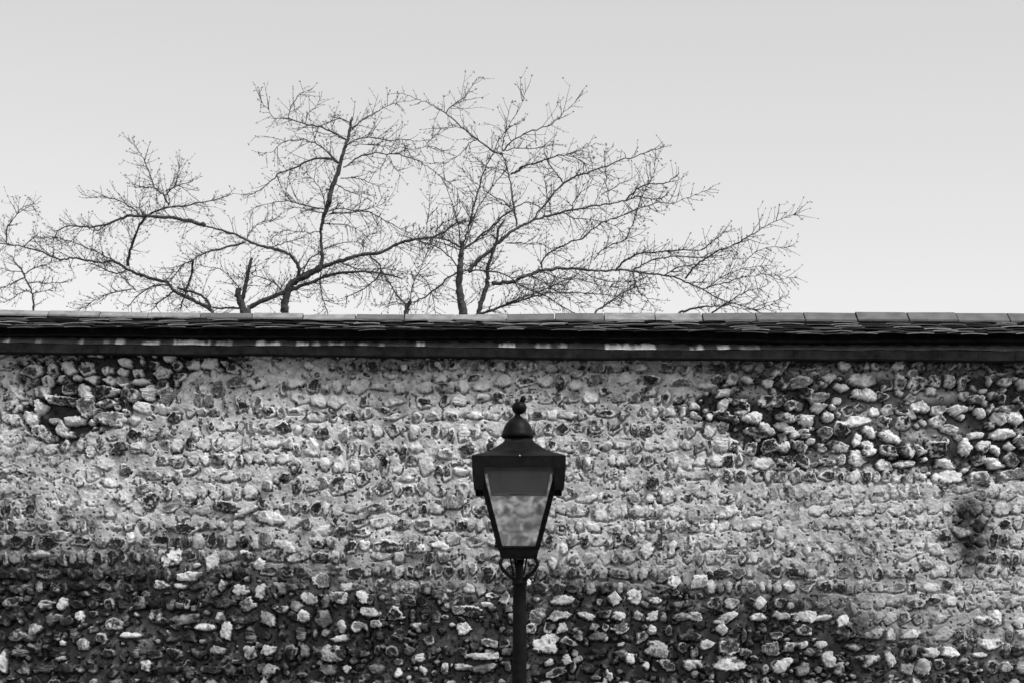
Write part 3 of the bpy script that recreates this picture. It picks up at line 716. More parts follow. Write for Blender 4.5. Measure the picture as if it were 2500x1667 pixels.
# ridge tiles, each a part
m_ridge = noise_mat('grey ridge tile', 0.07, 0.13, 9.0, 0.85, 0.5, bscale=120)
m_ridge_pale = noise_mat('pale ridge tile', 0.14, 0.28, 12.0, 0.9, 0.5, bscale=120)  # paler tone, used for more of the tiles towards the left
x = -XE
k = 0
while x < XE:
    w = random.uniform(0.285, 0.325)
    zr = line_z(L_RT, x + w / 2, 12.2) + random.gauss(0, 0.003)
    sl = (line_z(L_RT, x + w, 12.2) - line_z(L_RT, x, 12.2)) / w + random.gauss(0, 0.008)
    pxm = (x + w / 2) * PXM + SRC_W / 2
    leg = float(np.interp(pxm, [0, 900, 1500, 2500], [0.078, 0.088, 0.105, 0.115]))
    t = 0.014
    prof = []
    drop = float(np.interp(pxm, [0, 900, 1500, 2500], [0.44, 0.46, 0.52, 0.54]))
    # outer from front foot over the hog back to rear foot
    outer = [(-leg, -leg * drop), (-leg * 0.5, -leg * drop * 0.42), (-0.02, -0.004), (0, 0), (0.02, -0.004), (leg * 0.5, -leg * drop * 0.42), (leg, -leg * drop)]
    inner = [(y_, z_ - t) for y_, z_ in reversed(outer)]
    prof = outer + inner
    vs, n = [], len(prof)
    for xx in (x + 0.002, x + w - 0.002):
        for y_, z_ in prof:
            vs.append((xx, Y_RIDGE + y_, zr + z_ + sl * (xx - x - w / 2)))
    fs = [tuple(range(n)), tuple(reversed(range(n, 2 * n)))]
    for i in range(n):
        j = (i + 1) % n
        fs.append((i, i + n, j + n, j))
    rb = Buf()
    rb.add(vs, fs)
    o = rb.build('ridge_tile', m_ridge_pale if random.random() < np.interp(x, [-3, -1, 1.5, 3], [0.9, 0.75, 0.25, 0.1]) else m_ridge, wall)
    bevel(o, 0.003, 2)
    x += w + random.uniform(0.0, 0.004)

# brick fascia, its worn lime ledge, and the projecting band under it
fas, led, band = Buf(), Buf(), Buf()
SP = [(355, 395, .9), (430, 520, .7), (532, 572, .35), (632, 690, .9), (727, 757, .75), (768, 786, .55), (808, 822, .7), (818, 842, .5), (880, 900, .5), (930, 942, .5), (1018, 1038, .9),
      (1220, 1256, .8), (1305, 1342, .45), (1362, 1384, .55), (1476, 1596, 1.0), (1680, 1690, .7), (1697, 1712, .9), (1748, 1775, .9), (1800, 1850, .25), (290, 312, .5), (20, 34, .6), (95, 110, .4), (260, 275, .4), (200, 212, .3)]
N2 = int(2 * XE / 0.012)
vl, tl_ = [], []
for i in range(N2 + 1):
    x = -XE + 2 * XE * i / N2
    px = x * PXM + SRC_W / 2
    zt, zb = line_z(L_PT, x, 11.95), line_z(L_PB, x, 11.9)
    amt = 0.0
    for (s0, s1, a_) in SP:
        amt = max(amt, a_ * float(sstep(-2, 2, px - s0) * sstep(-2, 2, s1 - px)))
    if not (-100 < px < 2600):
        amt = 0.6 * max(0.0, math.sin(x * 3.1) * math.sin(x * 7.7))
    nn = float(fbm(np.array([x]), np.array([0.3]), 0.07, 77, 4)[0])
    nk_ = float(fbm(np.array([x]), np.array([0.9]), 0.022, 79, 3)[0])
    amt = min(1.0, amt * (0.35 + 0.75 * nn + 0.5 * float(sstep(0.40, 0.55, nk_))))
    rough_ = (nn - 0.5) * 0.010
    for j in range(5):
        v = j / 4
        z = zt + (zb - zt) * v + rough_ * (1 - v)
        y = -0.055 - 0.058 * v ** 1.2 + 0.004 * math.sin(x * 60 + j)
        vl.append((x, y, z))
        tl_.append(0.05 + 0.05 * nn + 0.75 * amt * float(sstep(0.30, 0.55, v * 0.75 + 0.75 * (nk_ - 0.2))))
fl = []
for i in range(N2):
    for j in range(4):
        a = i * 5 + j
        fl.append((a, a + 1, a + 6, a + 5))
led.add(vl, fl, tl_)
m_ledge = attr_mat('worn lime ledge', 'tone', 90.0, 0.5, 0.9, None, 0.6)
led.build('lime_ledge', m_ledge, wall, smooth=True, tone=True)
for buf, Ltop, Lbot, y0 in ((fas, L_EV, L_PT, -0.058), (band, L_PB, L_BB, -0.116)):
    x = -XE
    while x < XE:
        w = random.uniform(0.21, 0.23)
        jz = random.gauss(0, 0.0007)
        def zz(L, xx, d):
            return line_z(L, xx, d)
        d = 12 + y0
        up = 0.02 if buf is fas else -0.002
        dn = -0.02 if buf is fas else 0.0
        yy = y0 + random.gauss(0, 0.0008)
        lo = [(x + .0004, yy, zz(Lbot, x, d) + dn + jz), (x + w - .0004, yy, zz(Lbot, x + w, d) + dn + jz), (x + w - .0004, 0.11, zz(Lbot, x + w, d) + dn + jz), (x + .0004, 0.11, zz(Lbot, x, d) + dn + jz)]
        hi = [(x + .0004, yy, zz(Ltop, x, d) + up + jz), (x + w - .0004, yy, zz(Ltop, x + w, d) + up + jz), (x + w - .0004, 0.11, zz(Ltop, x + w, d) + up + jz), (x + .0004, 0.11, zz(Ltop, x, d) + up + jz)]
        buf.hexa(lo, hi)
        x += w
bevel(fas.build('brick_fascia', m_dark, wall), 0.0008, 1)
bevel(band.build('brick_band', m_dark, wall), 0.0008, 1)

# ------------------------------------------------------------------ LAMP POST
DL = 9.1
LY = CAM.y + DL
UX = 0.3317 * wat(DL) / SRC_W              # metres per unit of the lamp survey
LCX = X(1100 + 502 * 0.3317, DL)
def lz(cy):
    return Z(940 + cy * 0.3317, DL)
lamp = thing('lamp_post', 'black iron street lamp with a square tapering glass lantern, standing before the flint wall', 'street lamp', (LCX, LY, 0.13))
m_iron, nt, bs = new_mat('black gloss paint')
tc = nt.nodes.new('ShaderNodeTexCoord')
nn_ = nt.nodes.new('ShaderNodeTexNoise')
nn_.inputs['Scale'].default_value = 35
nn_.inputs['Detail'].default_value = 8
nt.links.new(tc.outputs['Object'], nn_.inputs['Vector'])
rp = nt.nodes.new('ShaderNodeValToRGB')
rp.color_ramp.elements[0].color = (0.004, 0.004, 0.004, 1)
rp.color_ramp.elements[1].color = (0.010, 0.010, 0.010, 1)
rp.color_ramp.elements[0].position, rp.color_ramp.elements[1].position = 0.4, 0.75
nt.links.new(nn_.outputs['Fac'], rp.inputs['Fac'])
nt.links.new(rp.outputs['Color'], bs.inputs['Base Color'])
mr = nt.nodes.new('ShaderNodeMapRange')
mr.inputs['To Min'].default_value, mr.inputs['To Max'].default_value = 0.35, 0.65
nt.links.new(nn_.outputs['Fac'], mr.inputs['Value'])
nt.links.new(mr.outputs['Result'], bs.inputs['Roughness'])
bs.inputs['Specular IOR Level'].default_value = 0.09

def sq(h, z):
    return [(LCX - h, LY - h, z), (LCX + h, LY - h, z), (LCX + h, LY + h, z), (LCX - h, LY + h, z)]

# post
ptop = lz(1440)
pr = 50 * UX
pb = Buf()
pb.lathe([(0.115, 0.13), (0.115, 0.30), (0.10, 0.34), (0.085, 0.37), (0.085, 0.86), (0.095, 0.88), (0.095, 0.91), (0.06, 0.95), (0.045, 1.0), (0.036, 1.06),
          (pr * 1.08, 1.15), (pr * 1.0, ptop - 0.10), (pr * 0.97, ptop - 0.02), (pr * 1.12, ptop - 0.015), (pr * 1.12, ptop), (pr * 0.7, ptop + 0.01), (pr * 0.5, ptop + 0.06), (pr * 0.42, lz(1280))], LCX + 6 * UX, LY)
pb.build('post', m_iron, lamp, smooth=False)
for p_ in bpy.data.objects['post'].data.polygons:
    p_.use_smooth = len(p_.vertices) == 4
# frog: four curved brackets and the bars between them
zb_, zt_ = lz(1425), lz(1262)
for k in range(4):
    a = math.pi / 4 + k * math.pi / 2
    ca, sa = math.cos(a) * math.sqrt(2), math.sin(a) * math.sqrt(2)
    pts, rr = [], []
    for t in range(9):
        u = t / 8
        r_ = (44 + 108 * math.sin(u * 1.9) ** 1.3) * UX * 0.92
        if u > 0.8:
            r_ = (44 + 108 * math.sin(0.8 * 1.9) ** 1.3 - 130 * (u - 0.8)) * UX * 0.92
        z = zb_ + (zt_ - zb_) * u ** 1.25
        pts.append((LCX + 4 * UX * (1 - u) + r_ * ca, LY + r_ * sa, z))
        rr.append((14 - 4 * u) * UX)
    bb = Buf()
    bb.tube(pts, rr, 8)
    bb.build('bracket', m_iron, lamp, smooth=True)
for k, (dx_, dy_) in enumerate([(-28, 10), (34, -12), (60, 34), (-62, -26)]):
    bb = Buf()
    bb.tube([(LCX + dx_ * UX * 0.6, LY + dy_ * UX * 0.6, lz(1400)), (LCX + dx_ * UX, LY + dy_ * UX, lz(1265))], [7 * UX] * 2, 8)
    bb.build('supply_pipe', m_iron, lamp, smooth=True)
# bottom rail
fb = Buf()
h0, h1, h2 = 133 * UX, 140 * UX, 148 * UX
fb.hexa(sq(h0, lz(1272)), sq(h2, lz(1200)))
fb.hexa(sq(h2 * 1.04, lz(1204)), sq(h2 * 1.04, lz(1186)))
bevel(fb.build('bottom_rail', m_iron, lamp), 0.003)
# corner bars
GT, GB = 640, 1186
ht, hb = 318 * UX, 140 * UX
for sx in (-1, 1):
    for sy in (-1, 1):
        w = 20 * UX
        cb = Buf()
        lo = [(LCX + sx * hb - w, LY + sy * hb - w, lz(GB)), (LCX + sx * hb + w, LY + sy * hb - w, lz(GB)), (LCX + sx * hb + w, LY + sy * hb + w, lz(GB)), (LCX + sx * hb - w, LY + sy * hb + w, lz(GB))]
        hi = [(LCX + sx * ht * .93 - w, LY + sy * ht * .93 - w, lz(GT - 60)), (LCX + sx * ht * .93 + w, LY + sy * ht * .93 - w, lz(GT - 60)), (LCX + sx * ht * .93 + w, LY + sy * ht * .93 + w, lz(GT - 60)), (LCX + sx * ht * .93 - w, LY + sy * ht * .93 + w, lz(GT - 60))]
        cb.hexa(lo, hi)
        bevel(cb.build('corner_bar', m_iron, lamp), 0.003)
# glazing
m_glass, nt, bs = new_mat('dusty opal glazing')
nt.nodes.remove(bs)
out = nt.nodes['Material Output']
tc = nt.nodes.new('ShaderNodeTexCoord')
no = nt.nodes.new('ShaderNodeTexNoise')
no.inputs['Scale'].default_value = 14
no.inputs['Detail'].default_value = 5
nt.links.new(tc.outputs['Object'], no.inputs['Vector'])
cr = nt.nodes.new('ShaderNodeMapRange')
cr.inputs['From Min'].default_value, cr.inputs['From Max'].default_value = 0.3, 0.7
cr.inputs['To Min'].default_value, cr.inputs['To Max'].default_value = 0.5, 0.8
nt.links.new(no.outputs['Fac'], cr.inputs['Value'])
dif = nt.nodes.new('ShaderNodeBsdfDiffuse')
nt.links.new(cr.outputs['Result'], dif.inputs['Color'])
trl = nt.nodes.new('ShaderNodeBsdfTranslucent')
nt.links.new(cr.outputs['Result'], trl.inputs['Color'])
ref = nt.nodes.new('ShaderNodeBsdfRefraction')
ref.inputs['Roughness'].default_value = 0.13
ref.inputs['IOR'].default_value = 1.08
ref.inputs['Color'].default_value = (0.98, 0.98, 0.98, 1)
gl = nt.nodes.new('ShaderNodeBsdfGlossy')
gl.inputs['Roughness'].default_value = 0.12
gl.inputs['Color'].default_value = (0.9, 0.9, 0.9, 1)
m1, m2, m3 = (nt.nodes.new('ShaderNodeMixShader') for _ in range(3))
m1.inputs[0].default_value = 0.5
nt.links.new(dif.outputs[0], m1.inputs[1]); nt.links.new(trl.outputs[0], m1.inputs[2])
m2.inputs[0].default_value = 0.89
nt.links.new(m1.outputs[0], m2.inputs[1]); nt.links.new(ref.outputs[0], m2.inputs[2])
fr = nt.nodes.new('ShaderNodeFresnel')
fr.inputs['IOR'].default_value = 1.4
nt.links.new(fr.outputs[0], m3.inputs[0])
nt.links.new(m2.outputs[0], m3.inputs[1]); nt.links.new(gl.outputs[0], m3.inputs[2])
nt.links.new(m3.outputs[0], out.inputs['Surface'])
tB, tT = hb - 2 * UX, ht * .93 - 2 * UX
for k in range(4):
    a = k * math.pi / 2
    ca, sa = math.cos(a), math.sin(a)
    def q_(u, r_, z, dd):
        lx, ly = u, -(r_ - dd)
        return (LCX + lx * ca - ly * sa, LY + lx * sa + ly * ca, z)
    gb = Buf()
    w0, w1 = hb - 20 * UX, ht * .93 - 22 * UX
    zt2 = lz(GT - 30)
    zl2 = lz(GB - 1)
    gb.hexa([q_(-w0, tB, zl2, 0), q_(w0, tB, zl2, 0), q_(w0, tB, zl2, 0.003), q_(-w0, tB, zl2, 0.003)],
            [q_(-w1, tT, zt2, 0), q_(w1, tT, zt2, 0), q_(w1, tT, zt2, 0.003), q_(-w1, tT, zt2, 0.003)])
    gb.build('pane', m_glass, lamp)
# gear tray and lamp holder hanging inside the top
gt = Buf()
gt.hexa(sq(205 * UX, lz(800)), sq(232 * UX, lz(650)))
bevel(gt.build('gear_tray', noise_mat('grey enamel', 0.025, 0.045, 12.0, 0.5), lamp), 0.004)
lh = Buf()
lh.lathe([(60 * UX, lz(806)), (75 * UX, lz(803)), (75 * UX, lz(798))], LCX, LY, 20)
lh.build('lamp_holder', m_iron, lamp, smooth=True)
# hood: valance with dropped corner ears, then the swept square roof
hd = Buf()
vo = 338 * UX
th = 0.006
for k in range(4):
    a = k * math.pi / 2
    ca, sa = math.cos(a), math.sin(a)
    def hq(u, z, r_):
        lx, ly = u, -r_
        return (LCX + lx * ca - ly * sa, LY + lx * sa + ly * ca, z)
    # outline of the valance, left half then right half (unit: survey px from centre, survey y)
    outl = [(-338, 546), (-338, 624), (-332, 720), (-322, 792), (-258, 792), (-252, 700), (-250, 624), (250, 624), (252, 700), (258, 792), (322, 792), (332, 720), (338, 624), (338, 546)]
    n = len(outl)
    fr_ = [hq(u * UX * (0.997 if abs(u) > 300 else 1), lz(y_), (338 - max(0, (y_ - 640)) * 0.10) * UX) for u, y_ in outl]
    bk_ = [hq(max(-330, min(330, u)) * UX, lz(y_), (338 - max(0, (y_ - 640)) * 0.10) * UX - th) for u, y_ in outl]
    fs = []
    # faces as strips: left ear, centre, right ear
    for quad in ((0, 1, 12, 13), (1, 2, 5, 6), (2, 3, 4, 5), (7, 8, 11, 12), (8, 9, 10, 11), (1, 6, 7, 12)):
        fs.append(tuple(quad))
        fs.append(tuple(n + i for i in reversed(quad)))
    for i in range(n):
        j = (i + 1) % n
        fs.append((j, i, i + n, j + n))
    hd.add(fr_ + bk_, fs)
levels = [(342, 552), (338, 544), (300, 528), (250, 514), (205, 494), (170, 470), (138, 445), (115, 428), (104, 412), (96, 398)]
vs, fs = [], []
for h_, y_ in levels:
    vs += sq(h_ * UX, lz(y_))
for i in range(len(levels) - 1):
    for k in range(4):
        k2 = (k + 1) % 4
        fs.append((i * 4 + k, i * 4 + k2, i * 4 + 4 + k2, i * 4 + 4 + k))
fs.append((3, 2, 1, 0))
t_ = (len(levels) - 1) * 4
fs.append((t_, t_ + 1, t_ + 2, t_ + 3))
hd.add(vs, fs)
bevel(hd.build('hood', m_iron, lamp), 0.002)
bd = Buf()
bd.lathe([(0.0022, 0), (0.0035, 0.002), (0.0022, 0.005)], LCX + 6 * UX, LY - 338 * UX - 0.002, 10)
for i, v in enumerate(bd.v):
    bd.v[i] = (v[0], v[1], v[2] + lz(550))
bd.build('rivet', noise_mat('bare zinc rivet', 0.5, 0.7, 30, 0.4), lamp, smooth=True)
# ventilator dome
ch = Buf()
ch.lathe([(98 * UX, lz(402)), (98 * UX, lz(392)), (112 * UX, lz(388)), (119 * UX, lz(380)), (119 * UX, lz(362)), (114 * UX, lz(352)), (108 * UX, lz(330)), (98 * UX, lz(302)), (84 * UX, lz(278)),
          (64 * UX, lz(256)), (40 * UX, lz(238)), (24 * UX, lz(226)), (19 * UX, lz(214)), (22 * UX, lz(206))], LCX - 8 * UX, LY, 36)
ch.build('ventilator', m_iron, lamp, smooth=True)
fi = Buf()
prof = [(24 * UX, lz(210))]
for i in range(9):
    a = -1.25 + i / 8 * 2.5
    prof.append((55 * UX * math.cos(a), lz(165) + 50 * UX * math.sin(a)))
fi.lathe(prof, LCX + 4 * UX, LY, 24)
fi.tube([(LCX + 18 * UX, LY, lz(122)), (LCX + 28 * UX, LY, lz(108)), (LCX + 33 * UX, LY, lz(95)), (LCX + 34 * UX, LY, lz(82)), (LCX + 34 * UX, LY, lz(76))], [16 * UX, 20 * UX, 21 * UX, 17 * UX, 8 * UX], 12)
fi.build('finial', m_iron, lamp, smooth=True)

# ------------------------------------------------------------------ TREES behind the wall
C1 = (0.4464, 0, 150)
C2 = (0.4145, 500, 150)
C3 = (0.4677, 1000, 150)
def pxpts(C, pts):
    return [(C[1] + x * C[0], C[2] + y * C[0]) for x, y in pts]

# (survey, width at start, width at end, points)
LEFT = [
 (C2, 52, 40, [(470, 1490), (468, 1440), (478, 1390), (500, 1330), (540, 1290), (590, 1265), (640, 1240), (690, 1215)]),
 (C2, 27, 9, [(690, 1215), (760, 1190), (840, 1163), (930, 1140), (1040, 1125), (1110, 1090), (1180, 1060), (1280, 1042), (1340, 1036), (1400, 1010), (1470, 960), (1540, 940)]),
 (C2, 24, 17, [(686, 1215), (690, 1140), (688, 1080), (683, 985)]),
 (C2, 18, 34, [(683, 995), (692, 950), (710, 890), (728, 835)]),
 (C2, 35, 15, [(727, 838), (745, 760), (775, 680), (800, 600), (820, 530), (840, 465), (855, 400), (862, 360), (870, 328)]),
 (C2, 23, 10, [(545, 1275), (555, 1225), (535, 1180), (500, 1140), (460, 1118), (390, 1103), (310, 1083), (245, 1055), (190, 1025), (130, 1004), (60, 985), (0, 970)]),
 (C1, 24, 6, [(1120, 900), (1060, 880), (1000, 868), (940, 856), (860, 850), (790, 848), (700, 850), (645, 868), (560, 900), (470, 905), (380, 900), (320, 925), (300, 970)]),
 (C1, 14, 5, [(1340, 990), (1230, 1018), (1120, 1048), (1055, 1085), (1000, 1115), (960, 1165), (930, 1200)]),
 (C1, 12, 6, [(1055, 1085), (1050, 1150), (1035, 1210), (1005, 1300), (985, 1350)]),
 (C1, 55, 30, [(1340, 1375), (1320, 1320), (1300, 1270), (1310, 1240)]),
 (C1, 26, 18, [(1325, 1300), (1345, 1220), (1360, 1140), (1378, 1075)]),
 (C1, 30, 6, [(1355, 1350), (1420, 1318), (1500, 1285), (1570, 1258), (1640, 1232), (1700, 1210), (1770, 1180), (1850, 1162), (1990, 1152), (2090, 1165), (2200, 1185)]),
 (C1, 14, 10, [(1320, 1350), (1260, 1350), (1160, 1346)]),
 (C1, 22, 5, [(1160, 1365), (1100, 1330), (1040, 1300), (950, 1255), (915, 1208), (850, 1195), (760, 1165), (700, 1140), (655, 1110), (600, 1092), (560, 1102), (480, 1090), (400, 1077), (330, 1085), (230, 1045), (130, 1015), (20, 1000), (-70, 985)]),
 (C1, 18, 10, [(1150, 1345), (1115, 1290), (1050, 1262), (970, 1242)]),
 (C1, 17, 5, [(700, 1120), (708, 1060), (720, 1010), (745, 940), (790, 862), (850, 820), (920, 800), (1000, 793), (1090, 772), (1180, 756), (1235, 738)]),
 (C1, 9, 3, [(920, 790), (900, 740), (870, 712), (840, 688), (822, 620), (800, 570), (775, 520), (740, 470), (708, 440)]),
 (C1, 7, 3, [(900, 735), (950, 682), (975, 620), (980, 535)]),
 (C1, 7, 3, [(905, 712), (980, 680), (1040, 660), (1082, 642)]),
 (C1, 6, 3, [(840, 690), (780, 688), (730, 690)]),
 (C1, 7, 3, [(770, 848), (720, 800), (640, 760), (560, 740), (500, 745), (440, 718)]),
 (C1, 6, 3, [(800, 845), (760, 800), (780, 740), (790, 700)]),
 (C1, 6, 3, [(640, 870), (560, 905), (520, 930), (480, 900)]),
 (C1, 9, 4, [(690, 1140), (640, 1160), (560, 1130), (500, 1110)]),
 (C1, 7, 3, [(38, 1003), (38, 925), (60, 880), (105, 815), (150, 790), (200, 782)]),
 (C1, 6, 3, [(130, 1015), (170, 975), (218, 935)]),
 (C1, 6, 3, [(620, 1090), (520, 1040), (420, 1000), (340, 970), (270, 960)]),
 (C1, 9, 4, [(930, 1225), (840, 1230), (760, 1280), (700, 1345)]),
 (C1, 9, 4, [(950, 1260), (880, 1310), (830, 1360)]),
 (C1, 6, 3, [(740, 1250), (660, 1170), (610, 1110)]),
 (C1, 6, 3, [(720, 1245), (600, 1270), (520, 1310), (440, 1350)]),
 (C2, 14, 3, [(838, 465), (800, 448), (760, 425), (680, 387), (590, 370), (495, 340), (410, 335), (375, 285), (335, 235), (325, 195)]),
 (C2, 6, 3, [(495, 340), (503, 275), (540, 220), (560, 190), (625, 168)]),
 (C2, 5, 2.5, [(590, 370), (610, 310), (660, 260), (685, 200)]),
 (C2, 16, 4, [(800, 607), (765, 585), (740, 575), (680, 570), (600, 590), (540, 625), (440, 662), (380, 715), (300, 770), (250, 800)]),
 (C2, 9, 3, [(795, 602), (730, 545), (680, 500), (600, 465), (530, 465), (460, 480), (400, 530), (330, 540)]),
 (C2, 7, 3, [(860, 362), (790, 340), (720, 365), (660, 400), (625, 455)]),
 (C2, 8, 3, [(866, 400), (930, 345), (1000, 305), (1060, 270), (1135, 243)]),
 (C2, 7, 3, [(840, 490), (900, 460), (990, 450), (1090, 470), (1170, 460), (1240, 470), (1330, 462), (1370, 428)]),
 (C2, 5, 2.5, [(870, 495), (960, 490), (1050, 500), (1150, 510), (1250, 520), (1330, 500), (1420, 540)]),
 (C2, 8, 3, [(815, 625), (870, 590), (920, 560), (1000, 540), (1070, 545), (1140, 550), (1200, 570), (1260, 585), (1310, 620), (1370, 660), (1410, 700), (1530, 780)]),
 (C2, 4, 2, [(1080, 545), (1040, 620), (1000, 660)]),
 (C2, 4, 2, [(1090, 560), (1110, 620), (1160, 680)]),
 (C2, 9, 7, [(760, 757), (735, 757), (710, 756)]),
 (C2, 8, 3, [(718, 875), (640, 862), (560, 840), (490, 826), (410, 832), (330, 850), (260, 880)]),
 (C2, 6, 3, [(705, 895), (620, 880), (540, 860), (480, 880)]),
 (C2, 8, 3, [(735, 900), (830, 892), (950, 882), (1030, 920), (1120, 970), (1200, 1012), (1280, 1062), (1340, 1100)]),
 (C2, 6, 3, [(735, 880), (820, 870), (900, 880), (1000, 860), (1080, 820)]),
 (C2, 6, 3, [(710, 880), (690, 770), (650, 718), (590, 650), (540, 610)]),
 (C2, 5, 3, [(472, 828), (480, 760), (497, 660)]),
 (C2, 8, 4, [(685, 1240), (680, 1310), (695, 1400), (725, 1480)]),
 (C2, 9, 4, [(975, 1148), (1040, 1222), (1000, 1290), (920, 1352), (830, 1386)]),
 (C2, 8, 4, [(1035, 1225), (1075, 1290), (1130, 1375), (1200, 1445)]),
 (C2, 6, 3, [(932, 1138), (940, 1060), (985, 1010)]),
 (C2, 8, 3, [(560, 1230), (600, 1190), (650, 1140), (740, 1092), (850, 1065), (960, 1075)]),
 (C2, 6, 3, [(370, 1100), (430, 1085), (500, 1060), (580, 1040)]),
 (C2, 6, 3, [(240, 1065), (270, 1000), (330, 950), (420, 930)]),
 (C2, 6, 3, [(200, 1340), (140, 1260), (70, 1220), (-40, 1200)]),
 (C2, 6, 3, [(800, 690), (900, 690), (980, 720), (1060, 740)]),
 (C2, 6, 3, [(770, 720), (850, 770), (950, 780)]),
 (C2, 7, 3, [(470, 1370), (400, 1300), (300, 1270), (200, 1280)]),
 (C2, 5, 3, [(690, 960), (800, 960), (900, 990), (960, 1040)]),
 (C2, 5, 3, [(690, 1000), (620, 1010), (520, 1000), (430, 1010)]),
 (C2, 6, 3, [(780, 1185), (900, 1220), (1060, 1225), (1180, 1245), (1260, 1290)]),
]
